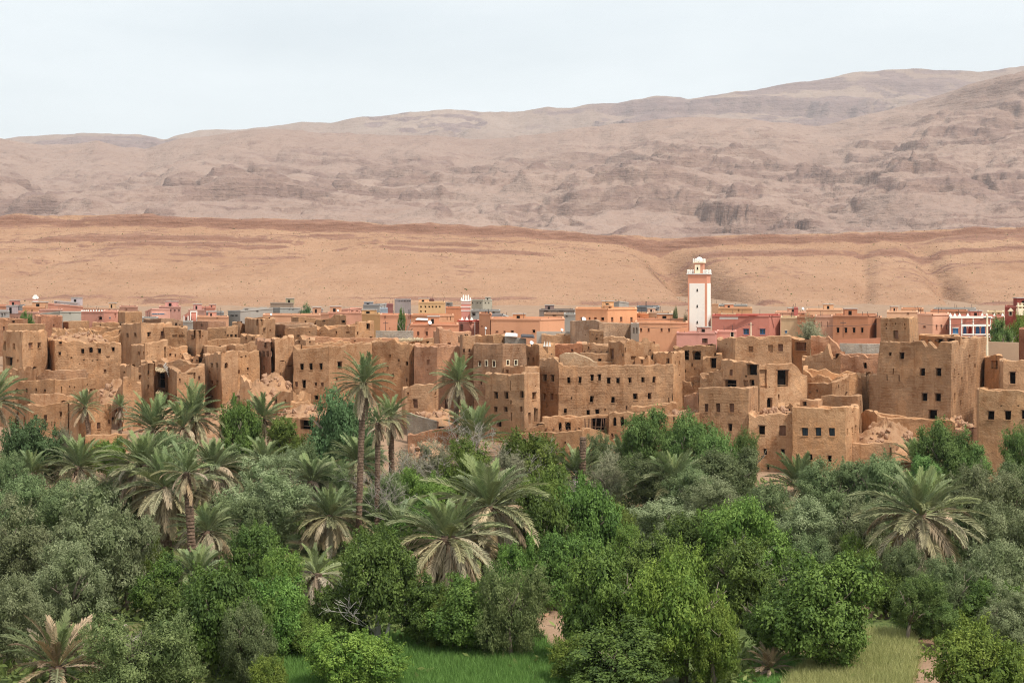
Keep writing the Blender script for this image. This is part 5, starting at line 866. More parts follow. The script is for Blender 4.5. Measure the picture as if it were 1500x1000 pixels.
# --- rubble
def heap(px, ytop, ybot, Y, wpx, label, d=3., seed=0, sink=.5):
    a = P(px, ybot, Y); h = (ybot - ytop) / F * Y; w = wpx / F * Y / 2; n1, n2 = 44, 18; V = []; 
    th = np.linspace(0, 2 * np.pi, n1, endpoint=False)[:, None]; r = np.linspace(0, 1, n2)[None, :]
    x = w * np.cos(th) * r; y = d * np.sin(th) * r; lump = fbm(x * 1.3 + 7 * seed + 40, y * 1.3 + 40, 6, seed, True, .62)
    z = h * (1 - r ** 1.5) * (.55 + .7 * lump) + .5 * (fbm(x * 2.5 + 9, y * 2.5 + seed, 3, 2) - .5) * np.clip(1 - r, 0, 1) * 2 - sink * (r > .98)
    V = np.stack([x, y, z + 0 * x], -1).reshape(-1, 3); i = np.arange(n1)[:, None]; j = np.arange(n2 - 1)[None, :]; ii = (i + 1) % n1
    Fc = np.stack([i * n2 + j, ii * n2 + j, ii * n2 + j + 1, i * n2 + j + 1][::-1], -1).reshape(-1, 4)
    r_ = empty('rubble_heap', (a[0], a[1] + d * .5, a[2]), label, 'rubble heap', 'heaps of collapsed mud wall'); put('earth', mesh('earth', V, Fc, [M['adobe']]), r_, None, None, None, (.41, .25, .15))
    rr = random.Random(int(px)); sm = [stone_mesh(q) for q in range(4)] if not STM else STM
    for k in range(int(14 + wpx * .2)):
        t = rr.uniform(0, 6.28); q = rr.uniform(.2, 1.0) ** .7; X = w * q * math.cos(t); Yy = -abs(d * q * math.sin(t)); it = int(t / 6.283 * n1) % n1; 
        zz = float(z[(n1 - it) % n1 if math.sin(t) > 0 else it, min(n2 - 1, int(q * (n2 - 1)))]); s = rr.uniform(.12, .38)
        put('stone', sm[k % 4], r_, (X, Yy, max(zz, 0) + s * .2), (rr.random() * 3, rr.random() * 3, rr.random() * 3), (s, s * .8, s * .65))
STM = []
def stone_mesh(q):
    rr = random.Random(50 + q); mb = MB(); K = 7; rings = [(-.55, .6), (0, 1.), (.5, .7)]; 
    V = [(0, 0, -.8)]
    for z, r in rings:
        for j in range(K): s = rr.uniform(.75, 1.2); V.append((r * s * math.cos(j * 6.283 / K), r * s * math.sin(j * 6.283 / K), z + rr.uniform(-.15, .15)))
    V.append((0, 0, .75)); Fc = []
    for j in range(K):
        n = (j + 1) % K; Fc.append((0, 1 + n, 1 + j)); Fc.append((1 + 2 * K + j, 1 + 2 * K + n, 1 + 3 * K))
        for r in range(2): Fc.append((1 + r * K + j, 1 + r * K + n, 1 + (r + 1) * K + n, 1 + (r + 1) * K + j))
    return mesh('stone', V, Fc, [M['stone']])
STM = [stone_mesh(q) for q in range(4)]
heap(370, 562, 606, 152, 110, 'big slope of collapsed mud between the tall two-faced house and the three-window house', 4, 1); heap(396, 548, 572, 157, 60, 'upper rubble peak against the buttressed house', 3, 2)
heap(440, 596, 616, 143, 90, 'rocky bank above the dark open-fronted house', 2.5, 3); heap(163, 562, 600, 155, 70, 'pale rubble slope between the long slit house and the round-shouldered ruin', 4, 4)
heap(640, 603, 613, 146, 100, 'pale earth bank along the road above the retaining wall', 3, 5); heap(628, 650, 690, 130, 90, 'reddish earth bank below the retaining wall', 4, 6)
heap(1305, 622, 664, 131.5, 130, 'rocky bank below the terrace wall of the great tower house', 3.5, 7); heap(1400, 612, 630, 139, 60, 'earth slope at the right foot of the great tower house', 3, 1)
heap(110, 488, 500, 181, 90, 'rubble lying on the roof of the long four-window house', 3, 2); heap(1005, 603, 611, 135.5, 50, 'reddish earth heaped on the low roof with two slits', 1.5, 3); heap(1135, 602, 612, 134, 60, 'broken roof rubble behind the house with one brown window', 2, 4)
heap(1225, 552, 575, 155, 80, 'rubble inside the curved broken wall', 3, 5); heap(235, 600, 640, 148, 120, 'earth slope below the collapsed straw-roofed house', 5, 6); heap(330, 600, 640, 146, 120, 'long earth bank below the tall two-faced house', 5, 2); heap(430, 660, 690, 132, 70, 'reddish bank under the dark open-fronted house', 3, 7)
def rocks():
    rr = random.Random(9)
    for k, (px, py, s, l) in enumerate([(808, 888, .34, 'largest pale boulder on the red terrace in the gap between the trees'), (822, 893, .22, 'small boulder right of the largest one on the red terrace'), (838, 889, .24, 'flat pale stone at the edge of the red terrace under the shrubs'), (800, 901, .2, 'low stone in front of the largest pale boulder'), (628, 664, .35, 'broken block in the pile beside the retaining wall'), (640, 660, .3, 'reddish block lying on the pale road bank'), (652, 668, .3, 'dark loose stone at the foot of the slender palm')]):
        Y = base_Y(py) if py > 800 else 134; p = P(px, py, Y); tag(put('boulder', STM[k % 4], None, (p[0], Y, p[2] + s * .25), (rr.random(), rr.random(), rr.random() * 3), (s * 1.3, s, s * .8)), l, 'boulder', 'loose boulders')
rocks()

def cable(p0, p1, Y0, Y1, sag, label):
    a = Vector(P(*p0, Y0)); b = Vector(P(*p1, Y1)); mb = MB(); pts = [a.lerp(b, t / 10) - a - Vector((0, 0, sag * 4 * (t / 10) * (1 - t / 10))) for t in range(11)]; mb.tube(pts, .022, 4)
    tag(put('overhead_cable', mb.mesh('overhead_cable', [M['metal']]), None, a), label, 'cable')
cable((930, 476), (1008, 478), 234, 232, .35, 'thin cable strung across the long orange house'); cable((1050, 486), (1100, 473), 236, 236, .2, 'thin cable rising over the rose-red house to the pale pole')
cable((1168, 472), (1285, 474), 228, 226, .4, 'long thin cable across the brown-orange and salmon houses'); cable((1345, 473), (1446, 466), 214, 172, .5, 'thin cable from the salmon house to the pale concrete pole')

# ------------------------------------------------------------------ palms
def frond_mesh(e0, bend, seed, dead=False, n=40, wid=.030, ll=.32):
    """one leaf, unit length, starting at the origin and growing along +X"""
    rr = random.Random(seed); V = []; Fc = []; T = []; pts = []; p = Vector((0, 0, 0)); K = 12; side = rr.uniform(-.12, .12)
    for i in range(K + 1):
        s = i / K; pts.append(p.copy()); e = math.radians(e0 - bend * s ** 1.7); p = p + Vector((math.cos(e), side * s, math.sin(e))) * (1 / K)
    def at(s):
        q = s * K; i = min(int(q), K - 1); return pts[i].lerp(pts[i + 1], q - i), (pts[i + 1] - pts[i]).normalized()
    for i in range(K + 1):
        d = at(min(i / K, .999))[1]; b = d.cross(Vector((0, 1, 0))).normalized(); a = Vector((0, 1, 0)); r = .014 * (1 - .8 * i / K) + .002
        for v in (a * r * 1.4, b * r, -a * r * 1.4): V.append(tuple(pts[i] + v)); T.append(.75)
        if i:
            o = 3 * i
            for j in range(3): Fc.append((o - 3 + j, o - 3 + (j + 1) % 3, o + (j + 1) % 3, o + j))
    for k in range(n):
        s = .14 + .86 * (k + .5) / n; q, d = at(min(s, .999)); up = d.cross(Vector((0, 1, 0))).normalized(); up = up if up.z > 0 else -up
        L = ll * (.35 + .65 * math.sin(math.pi * min(1, (.12 + s * .83)))) * .62 * rr.uniform(.85, 1.12)
        for sg in (-1, 1):
            if dead and rr.random() < .18: continue
            dirv = (d * (.75 + .25 * s) + Vector((0, sg, 0)) * (.85 - .3 * s) + up * (.30 if not dead else -.15) + Vector((rr.uniform(-.12, .12), rr.uniform(-.12, .12), rr.uniform(-.15, .1)))).normalized()
            tip = q + dirv * L - Vector((0, 0, L * (.10 if not dead else .4))); mid = q + dirv * L * .5; w = wid * .36 * rr.uniform(.8, 1.2); b = dirv.cross(up + Vector((0, 0, .2))).normalized() * w
            n0 = len(V); V += [tuple(q), tuple(mid + b), tuple(tip), tuple(mid - b)]; t = rr.random(); T += [t * .6, t, min(1, t + .25), t]; Fc.append((n0, n0 + 1, n0 + 2, n0 + 3))
    me = mesh('frond', V, Fc, [M['frond']], None, False, np.array(T)); return me
FB = {}
for e0, bend in ((82, 24), (66, 34), (48, 42), (28, 46), (8, 44), (-14, 38), (-38, 30), (-60, 18)): FB[e0] = [frond_mesh(e0, bend * f, e0 + 100 + q) for q, f in enumerate((.8, 1.15))]
DB = {e0: [frond_mesh(e0, bend, 300 + e0 + q, True, 28, .045, .30) for q in range(2)] for e0, bend in ((5, 75), (-25, 55), (-52, 34), (-72, 14))}
def trunk_mesh(h, r, lean, seed, base=1.25):
    rr = random.Random(seed); mb = MB(); n = max(6, int(h / .16)); k = 9; V = []; Fc = []
    for i in range(n * 2):
        t = i / (n * 2 - 1); z = -.4 + (h + .4) * t; rad = r * (base + (1 - base) * min(1, t * 4)) * (1.0 if i % 2 else 1.14) ; cx = lean * t ** 1.6
        for j in range(k): a = j * 6.2832 / k + (.35 if (i // 2) % 2 else 0); q = rad * rr.uniform(.93, 1.07); V.append((cx + q * math.cos(a), q * math.sin(a), z + (.04 if i % 2 else 0)))
        if i:
            for j in range(k): Fc.append(((i - 1) * k + j, (i - 1) * k + (j + 1) % k, i * k + (j + 1) % k, i * k + j))
    Fc.append(tuple((n * 2 - 1) * k + j for j in range(k))); return mesh('trunk', V, Fc, [M['palmbark']])
GREENS = {82: (.215, .27, .115), 66: (.20, .25, .115), 48: (.21, .25, .13), 28: (.235, .265, .14), 8: (.27, .27, .155), -14: (.31, .28, .175), -38: (.36, .305, .20), -60: (.40, .33, .22)}
DEADC = [(.44, .34, .22), (.38, .285, .185), (.49, .39, .265), (.31, .23, .155), (.41, .34, .25)]
STY = {  # launch angle: number of fronds, then dead ones
    'tall': ({82: 5, 66: 7, 48: 9, 28: 9, 8: 9, -14: 8, -38: 5, -60: 2}, {-52: 2, -72: 3}),
    'skirt': ({82: 7, 66: 10, 48: 12, 28: 12, 8: 11, -14: 10, -38: 8, -60: 5}, {5: 4, -25: 10, -52: 14, -72: 10}),
    'young': ({82: 9, 66: 11, 48: 10, 28: 9, 8: 6, -14: 3}, {-25: 3}),
    'lush': ({82: 7, 66: 10, 48: 12, 28: 11, 8: 9, -14: 6, -38: 3}, {-25: 4, -52: 5}),
    'sparse': ({82: 4, 66: 6, 48: 6, 28: 7, 8: 5}, {5: 4, -25: 5, -52: 5, -72: 3}),
    'dry': ({82: 5, 66: 6, 48: 5, 28: 3}, {5: 9, -25: 12, -52: 8, -72: 4}),
    'curl': ({82: 7, 66: 9, 48: 10, 28: 10, 8: 10, -14: 9, -38: 6}, {5: 3, -25: 7, -52: 9, -72: 5}),
    'straw': ({82: 7, 66: 9, 48: 9, 28: 7, 8: 4}, {5: 5, -25: 4}),
    'grey': ({66: 4, 48: 5, 28: 5, 8: 4}, {5: 7, -25: 10, -52: 12, -72: 8})}
def palm(px, yc, ybase, rpx, style, label, lean=0, tr=.17, tint=1., Y=None):
    Y = Y or base_Y(ybase); x, _, zc = P(px, yc, Y); g = float(zg(Y)); h = max(.3, zc - g); xb = x - lean / F * Y; rr = random.Random(int(px * 13 + yc)); L = rpx / F * Y * (1.02 if style in ('tall', 'sparse') else 1.14); upk = 1.0 if style in ('tall', 'sparse', 'young') else .78 if style in ('skirt', 'curl') else .86
    r = empty('palm_tree', (xb, Y, g), label, 'palm tree', 'date palms of the grove'); put('trunk', trunk_mesh(max(.3, h - .3), tr, x - xb, int(px)), r)
    top = Vector((x - xb, 0, h)); gr, dd = STY[style]; ph = rr.random() * 6
    for src, cnt in ((FB, gr), (DB, dd)):
        for e0, n in cnt.items():
            for k in range(n):
                a = ph + k * 6.2832 / n + rr.uniform(-.28, .28); ph += .7; s = L * (rr.uniform(.80, 1.10) if src is FB else rr.uniform(.55, 1.0)) * (upk * .85 if e0 > 75 else upk if e0 > 55 else (1 + upk) / 2 if e0 > 40 else 1)
                zo = -.12 - (.0035 * (80 - e0)) * (1 if src is FB else rr.uniform(.6, 1.9)) * (.7 if h > 1 else .2); rad = tr * (.35 if e0 > 40 else .85)
                c = GREENS[e0] if src is FB and not (style == 'straw' and rr.random() < .7) else rr.choice(DEADC); v = rr.uniform(.82, 1.18) * tint; c = (c[0] * v * rr.uniform(.94, 1.08), c[1] * v, c[2] * v * rr.uniform(.9, 1.1))
                if src is DB and style == 'grey': c = tuple(.75 * q * w for q, w in zip(c, (.95, 1, 1.15)))
                put('frond', rr.choice(src[e0]), r, top + Vector((rad * math.cos(a), rad * math.sin(a), zo)), (rr.uniform(-.3, .3), rr.uniform(-.16, .16), a), (s, s, s), c)
    return r
palm(533, 553, 812, 46, 'tall', 'tallest slender date palm with a drooping crown, left of centre before the village', 8, .165)
palm(554, 612, 796, 26, 'sparse', 'slender palm trunk with a small crown just right of the tallest palm', 2, .15)
palm(572, 606, 705, 34, 'tall', 'medium palm with a yellow-green crown beside the tallest palm', -2, .2)
palm(671, 553, 662, 40, 'tall', 'lone slender palm in front of the pale-framed windows house', 4, .19)
palm(385, 606, 692, 40, 'tall', 'palm with a dead-leaf collar between two dark leafy trees', 4, .22)
palm(284, 604, 700, 52, 'tall', 'broad bright palm in front of the tall two-faced house', 0, .2)
palm(268, 620, 705, 42, 'sparse', 'dark-stemmed palm leaning close behind the broad bright palm', -9, .2)
palm(226, 622, 700, 48, 'young', 'upright young palm fan below the collapsed straw-roofed house', 0, .3)
palm(124, 590, 656, 25, 'tall', 'small leaning palm in front of the barred-window house', -8, .17)
palm(176, 591, 645, 19, 'sparse', 'smallest thin palm with a grey collar beside the round ruin', 0, .13)
palm(-9, 580, 745, 50, 'tall', 'large palm cut by the left edge of the picture', 0, .25)
palm(115, 678, 730, 48, 'lush', 'blue-green palm fan with pale dead leaves above the left olives', 0, .3)
palm(47, 686, 730, 36, 'lush', 'smaller blue-green palm near the left edge above the olives', 0, .28)
palm(210, 674, 790, 58, 'skirt', 'wide shaggy palm at the back of the left palm cluster', 0, .3)
palm(243, 706, 806, 66, 'skirt', 'big shaggy palm with tan hanging leaves in the left palm cluster', 0, .32)
palm(273, 684, 862, 42, 'sparse', 'thin-stemmed palm standing in front of the left palm cluster', -10, .2)
palm(312, 678, 770, 50, 'skirt', 'dense dark palm at the right side of the left palm cluster', 0, .28)
palm(456, 698, 790, 46, 'skirt', 'silvery-green palm left of the two tall trunks', 0, .28)
palm(484, 748, 812, 54, 'skirt', 'palm with a full skirt of long brown leaves left of the two tall trunks', 0, .32)
palm(464, 832, 888, 46, 'grey', 'low palm with grey withered fronds in the dark undergrowth', 0, .25)
palm(288, 838, 898, 50, 'lush', 'low blue-grey palm fan at the foot of the left palm cluster', 0, .3)
palm(304, 770, 850, 46, 'skirt', 'half-hidden palm with bent brown fronds behind the low blue-grey fan', 0, .3)
palm(656, 778, 884, 76, 'skirt', 'massive palm with silver fronds and a thick dark trunk at centre front', -8, .48, 1.15)
palm(716, 732, 868, 80, 'skirt', 'largest shaggy palm, standing highest at centre front', -2, .42, 1.15)
palm(694, 640, 672, 52, 'young', 'spreading young palm behind a bare thorny shrub at centre', 0, .3)
palm(845, 690, 742, 46, 'lush', 'palm fan with a tan collar behind the dead palm trunk', 0, .3)
palm(911, 664, 712, 36, 'lush', 'small pale palm fan below the pointed arch niches', 0, .25)
palm(987, 706, 762, 58, 'lush', 'wide palm fan with orange lower leaves right of centre', 0, .3)
palm(1171, 706, 728, 48, 'young', 'dry upright palm fan in front of the one-brown-window house', 0, .3, .85)
palm(1348, 745, 878, 82, 'curl', 'large palm with many dry curled leaves at the right', -12, .38)
palm(1372, 735, 862, 60, 'sparse', 'second palm crown half behind the large dry palm at the right', 0, .3)
palm(1340, 672, 702, 34, 'young', 'small palm half hidden behind the tall leafy tree at the right', 0, .25)
palm(1128, 972, 990, 40, 'straw', 'short withered palm shoot at the edge of the barley field', 0, .12)
palm(84, 966, 1010, 80, 'straw', 'rust-brown palm at the lower left corner', 0, .3, .9)
palm(140, 938, 985, 44, 'straw', 'dead brown palm tuft right of the rust-brown palm', 0, .3)
palm(524, 668, 770, 44, 'lush', 'dark palm crown seen behind the tallest palm trunk', 0, .25)
palm(590, 766, 812, 50, 'grey', 'bent brown palm fronds right of the two tall trunks', 0, .25)
palm(494, 700, 780, 40, 'lush', 'half-hidden palm between the silvery palm and the tallest trunk', 0, .25)
palm(8, 826, 870, 36, 'grey', 'reddish dry palm at the left edge among the olives', 0, .25)
palm(388, 676, 712, 44, 'lush', 'short palm fan at the foot of the palm with a dead-leaf collar', 0, .25)
def dead_palm():
    Y = base_Y(745); p = P(853, 641, Y); g = float(zg(Y)); r = empty('dead_palm_trunk', (p[0], Y, g), 'bare headless palm trunk standing before the long low front house', 'dead palm'); put('trunk', trunk_mesh(p[2] - g, .20, .05, 5, 1.05), r)
dead_palm()

# ------------------------------------------------------------------ trees
def crown(name, seed, m, nl=14, nleaf=24000, l=.055, w=.022, per=16, spread=.085, rr=(.20, .36), low=.45, up=.3, shoots=60, sl=.22, gap=.12):
    """leaves on many uneven clumps, with free shoots that break the outline"""
    R = np.random.RandomState(seed); C0 = []
    for k in range(nl):
        a = 6.283 * R.rand(); z = R.uniform(-low, .95); q = math.sqrt(max(.02, 1 - z * z)) * R.uniform(.42, .84); C0.append((q * math.cos(a), q * math.sin(a), z * R.uniform(.5, .8), R.uniform(*rr)))
    for k in range(3): C0.append((R.uniform(-.25, .25), R.uniform(-.25, .25), R.uniform(-.2, .3), R.uniform(.34, .46)))
    C0 = np.array(C0); cl = []
    for c in C0:
        n = max(8, int(per * (c[3] / .28) ** 2)); d = R.normal(size=(n * 3, 3)); d /= np.linalg.norm(d, axis=1, keepdims=True); p = c[:3] + d * c[3] * R.uniform(.75, 1.15, (len(d), 1)); ok = np.ones(len(p), bool)
        for e_ in C0:
            if e_ is not c: ok &= np.linalg.norm(p - e_[:3], axis=1) > e_[3] * .85
        idx = np.where(ok)[0][:n]; cl.append(np.concatenate([p[idx], d[idx]], 1))
    cl = np.concatenate(cl); cl = cl[R.rand(len(cl)) > gap]; nc = len(cl); wt = R.uniform(.3, 1.4, nc) ** 1.3; id_ = R.choice(nc, nleaf, p=wt / wt.sum()); ct = R.rand(nc)
    off = R.normal(size=(nleaf, 3)) * np.array([1, 1, .75]); pos = cl[id_, :3] + off * spread * R.uniform(.55, 1.25, (nc, 1))[id_]
    nrm = cl[id_, 3:] * .6 + off * .4 + np.array([0, 0, up]) + R.normal(size=(nleaf, 3)) * .5; tt = ct[id_]
    ns = shoots; k = 34; si = R.randint(0, nc, ns); sd_ = cl[si, 3:] + R.normal(size=(ns, 3)) * .45 + np.array([0, 0, .55]); sd_ /= np.linalg.norm(sd_, axis=1, keepdims=True); ln = R.uniform(.35, 1, (ns, 1)) * sl
    u = R.rand(ns, k, 1); sp = cl[si, None, :3] + sd_[:, None] * u * ln[:, None] + R.normal(size=(ns, k, 3)) * (.028 * (1.2 - u)); pos = np.concatenate([pos, sp.reshape(-1, 3)]); nrm = np.concatenate([nrm, R.normal(size=(ns * k, 3)) + [0, 0, .4]]); tt = np.concatenate([tt, np.repeat(np.clip(ct[si] + .25, 0, 1), k)])
    nm = len(pos); ni = 1800; li = R.randint(0, len(C0), ni); di = R.normal(size=(ni, 3)); di /= np.linalg.norm(di, axis=1, keepdims=True); pi = C0[li, :3] + di * C0[li, 3:4] * R.uniform(.3, .75, (ni, 1))  # oversized inner leaves added to block light through the crown
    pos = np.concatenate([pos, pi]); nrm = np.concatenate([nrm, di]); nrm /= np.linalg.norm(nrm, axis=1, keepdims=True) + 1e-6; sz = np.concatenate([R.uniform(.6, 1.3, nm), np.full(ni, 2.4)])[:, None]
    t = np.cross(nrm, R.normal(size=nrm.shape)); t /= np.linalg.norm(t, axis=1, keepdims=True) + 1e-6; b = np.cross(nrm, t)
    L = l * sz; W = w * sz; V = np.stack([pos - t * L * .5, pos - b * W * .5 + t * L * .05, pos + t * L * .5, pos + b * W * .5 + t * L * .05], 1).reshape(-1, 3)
    tint = np.concatenate([np.clip(.7 * tt + .3 * R.rand(nm), 0, 1), R.rand(ni) * .3])  # inner leaves get only dark tints, painting shade inside the crown
    q = np.percentile(np.linalg.norm(V[:, :2], axis=1), 95); V[:, :2] /= q; z0, z1 = np.percentile(V[:, 2], [1.5, 98]); V[:, 2] = (V[:, 2] - z0) / (z1 - z0)
    return mesh(name, V, np.arange(len(V)).reshape(-1, 4), [M[m]], None, False, np.repeat(tint, 4))
CR = {'olive': [crown('crown', 10 + k, 'olive', 12, 30000, .046, .018, spread=.07, rr=(.22, .36), shoots=45, gap=.05) for k in range(5)],
      'oliveb': [crown('crown', 20 + k, 'oliveb', 12, 28000, .048, .019, spread=.072, rr=(.22, .36), shoots=50, gap=.05) for k in range(4)],
      'tamarisk': [crown('crown', 30 + k, 'tamarisk', 12, 15000, .06, .014, spread=.12, gap=.3, shoots=140, sl=.3) for k in range(2)],
      'walnut': [crown('crown', 40 + k, 'walnut', 14, 22000, .060, .031, up=.5, rr=(.2, .35), gap=.2, shoots=100, sl=.28) for k in range(3)],
      'fig': [crown('crown', 50 + k, 'fig', 13, 20000, .062, .034, up=.45, gap=.26, shoots=120, sl=.3, rr=(.18, .34)) for k in range(4)],
      'bright': [crown('crown', 60 + k, 'bright', 14, 20000, .058, .026, up=.4, gap=.25, shoots=120, sl=.28) for k in range(4)],
      'lime': [crown('crown', 70 + k, 'lime', 17, 19000, .056, .026, spread=.08, rr=(.16, .32), gap=.3, shoots=150, sl=.32) for k in range(3)],
      'scrubby': [crown('crown', 75, 'scrubby', 15, 20000, .048, .02, gap=.3, shoots=150, sl=.3)],
      'poplar': [crown('crown', 80 + k, 'poplar', 13, 26000, .05, .026, up=.35, rr=(.19, .34), shoots=110, sl=.28) for k in range(4)],
      'bluegreen': [crown('crown', 90 + k, 'bluegreen', 13, 22000, .058, .03, up=.35) for k in range(2)]}
def tree_trunk(seed, m):
    rr = random.Random(seed); mb = MB(); bend = rr.uniform(-.06, .06); mb.tube([(0, 0, -.06), (bend, .01, .2), (bend * 1.6, .02, .42)], [.05, .036, .030], 8); top = Vector((bend * 1.6, .02, .40))
    for k in range(5):
        a = k * 1.257 + rr.random(); r = rr.uniform(.22, .38); z = rr.uniform(.68, .9); e = top + Vector((r * math.cos(a), r * math.sin(a), z - .4)); md = top.lerp(e, .5) + Vector((0, 0, .06)); mb.tube([top, md, e], [.024, .016, .005], 5)
        for s in range(2): f = md.lerp(e, rr.uniform(.2, .7)); mb.tube([f, f + Vector((rr.uniform(-.14, .14), rr.uniform(-.14, .14), rr.uniform(.06, .16)))], [.009, .003], 4)
    return mb.mesh('trunk', [M[m]], True)
TT = {m: [tree_trunk(q, m) for q in range(3)] for m in ('bark', 'palebark')}
CATS = {'scrubby': ('twiggy_bush', 'bush', None), 'olive': ('olive_tree', 'olive tree', 'olive trees of the grove'), 'oliveb': ('olive_tree', 'olive tree', 'olive trees of the grove'), 'tamarisk': ('grey_shrub', 'shrub', 'grey feathery shrubs'), 'walnut': ('walnut_tree', 'tree', 'leafy trees of the grove'), 'fig': ('fig_tree', 'tree', 'leafy trees of the grove'), 'bright': ('leafy_tree', 'tree', 'leafy trees of the grove'), 'lime': ('yellow_green_shrub', 'shrub', 'yellow-green shrubs'), 'poplar': ('leafy_tree', 'tree', 'leafy trees of the grove'), 'bluegreen': ('leafy_tree', 'tree', 'leafy trees of the grove')}
TN = [0]
def tree(kind, px, ytop, ybase, wpx, label, cb=.12, tm='bark', lean=0., Y=None, col=None):
    TN[0] += 1; rr = random.Random(TN[0] * 7 + int(px)); Y = Y or base_Y(ybase); g = float(zg(Y)); x, _, zt = P(px, ytop, Y); h = zt - g; w = wpx / F * Y / 2
    nm, cat, grp = CATS[kind]; r = empty(nm, (x - lean, Y, g), label, cat, grp)
    put('trunk', rr.choice(TT[tm]), r, (0, 0, 0), (0, math.atan2(lean, h * .5), rr.random() * 6), (h * .85, h * .85, h * .9))
    dpt = min(w, max(1.2, h * .6)) if w > h else w
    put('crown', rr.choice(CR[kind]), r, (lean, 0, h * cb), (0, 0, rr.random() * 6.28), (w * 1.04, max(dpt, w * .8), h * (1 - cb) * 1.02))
    return r
T = tree
# left olives and their neighbours
T('olive', 40, 742, 905, 150, 'big grey-green olive tree at the left edge, middle height'); T('olive', 132, 738, 900, 160, 'broad rounded olive tree left of the shaggy palm cluster'); T('olive', 182, 758, 893, 96, 'olive tree with a dark hollow under its right side, beside the palm cluster')
T('olive', 96, 806, 945, 120, 'lower olive tree in front of the two broad left olives'); T('olive', 14, 852, 975, 120, 'olive tree at the left edge above the rust-brown palm'); T('oliveb', 30, 702, 800, 110, 'olive tree under the smaller blue-green palm at the left edge')
T('oliveb', 104, 712, 805, 120, 'olive tree below the blue-green palm with pale dead leaves'); T('oliveb', 160, 706, 790, 90, 'darker olive tree touching the left side of the palm cluster'); T('bluegreen', 42, 622, 712, 88, 'dark grey-green tree before the front house with one grilled window')
T('tamarisk', 98, 632, 706, 54, 'small feathery grey tree under the leaning palm'); T('bright', 162, 648, 704, 66, 'bright green bush at the foot of the smallest thin palm'); T('oliveb', 8, 668, 745, 60, 'olive bush at the left edge below the cut-off palm')
T('olive', 385, 692, 812, 136, 'wide grey olive tree between the palm cluster and the silvery palm'); T('oliveb', 345, 735, 830, 96, 'dark olive tree right of the palm cluster'); T('olive', 420, 668, 760, 80, 'pale olive crown left of the silvery palm'); T('oliveb', 330, 660, 760, 70, 'small olive behind the dense dark palm')
T('fig', 352, 594, 698, 62, 'dark green round tree between the two slim palms in front of the rubble slope'); T('bright', 420, 617, 700, 74, 'light green round tree before the dark open-fronted house'); T('bluegreen', 500, 582, 708, 96, 'large blue-green tree standing behind the tallest palm'); T('bluegreen', 528, 616, 712, 60, 'blue-green lower tree between the tallest palm and the medium palm')
T('bright', 590, 690, 760, 70, 'fresh green bush between the two tall trunks and the grey thorn scrub'); T('tamarisk', 625, 655, 740, 100, 'grey scrubby bush right of the medium palm', .02); T('bright', 690, 652, 752, 84, 'bright green bush below the spreading young palm'); T('bright', 770, 640, 742, 110, 'bright green thorn tree before the cracked front house')
T('tamarisk', 740, 668, 760, 90, 'greyish scrub tree left of the palm behind the dead trunk', .02); T('fig', 600, 740, 812, 80, 'dark bush behind the bent brown fronds'); T('bright', 640, 705, 790, 80, 'green bush behind the massive silver palm'); T('bright', 790, 690, 800, 80, 'leafy green bush right of the largest shaggy palm')
T('fig', 800, 735, 868, 90, 'dark leafy tree directly right of the largest shaggy palm'); T('fig', 862, 716, 860, 96, 'glossy dark green tree in front of the dead palm trunk'); T('fig', 815, 790, 890, 90, 'dark low tree above the red terrace'); T('bright', 905, 745, 850, 70, 'fresh green tree right of the glossy dark tree')
T('tamarisk', 886, 668, 752, 62, 'grey feathery bush right of the dead palm trunk'); T('oliveb', 878, 640, 722, 50, 'small green olive at the foot of the long low front house'); T('poplar', 944, 610, 722, 82, 'leafy green tree hiding the corner of the pointed-arch house'); T('poplar', 1012, 616, 728, 84, 'leafy green tree below the low house with two slits')
T('poplar', 1056, 640, 735, 80, 'leafy green tree in front of the grille-panel house'); T('poplar', 1096, 640, 732, 44, 'narrow pointed green tree at the corner of the one-brown-window house'); T('oliveb', 1072, 664, 762, 116, 'round grey-green olive in front of the narrow pointed tree'); T('oliveb', 950, 672, 760, 90, 'olive behind the wide palm fan with orange leaves')
T('olive', 1045, 705, 790, 100, 'pale olive right of the wide palm fan'); T('olive', 975, 738, 822, 118, 'silvery olive directly below the wide palm fan'); T('oliveb', 1120, 712, 800, 100, 'grey olive left of the dry upright palm fan'); T('olive', 1172, 736, 835, 130, 'broad silvery olive below the dry upright palm fan')
T('oliveb', 1226, 680, 782, 112, 'dark grey olive right of the dry upright palm fan'); T('oliveb', 1288, 674, 790, 90, 'dusky olive in front of the roofless front enclosure'); T('olive', 1262, 735, 840, 90, 'grey olive left of the large dry palm'); T('poplar', 1385, 626, 730, 92, 'tall leafy green tree before the blank reddish lower wall'); T('poplar', 1420, 658, 735, 64, 'lower green tree leaning on the right of the tall leafy one')
T('poplar', 1356, 672, 742, 60, 'rounded green bush at the left foot of the tall leafy tree'); T('poplar', 1497, 634, 726, 54, 'leafy tree cut by the right edge before the black-window house'); T('olive', 1432, 690, 800, 120, 'large grey olive right of the large dry palm'); T('oliveb', 1486, 684, 790, 90, 'olive at the right edge under the cut-off leafy tree'); T('olive', 1470, 745, 862, 130, 'spreading olive at the right edge, middle height')
T('oliveb', 1408, 752, 858, 90, 'dusky olive behind the right side of the large dry palm'); T('olive', 1448, 800, 915, 120, 'pale olive above the yellow-green shrub in the right corner'); T('oliveb', 1395, 826, 925, 100, 'shaded olive right of the leaning little tree'); T('olive', 1478, 868, 965, 90, 'silver olive at the right edge near the field path')
T('fig', 1445, 858, 940, 90, 'dark shrub under the pale right-hand olives'); T('oliveb', 1330, 800, 900, 70, 'grey bush under the large dry palm'); T('bright', 1262, 792, 880, 66, 'bright green tree left of the red earth bank'); T('fig', 1300, 840, 905, 60, 'small dark tree on the red earth bank')
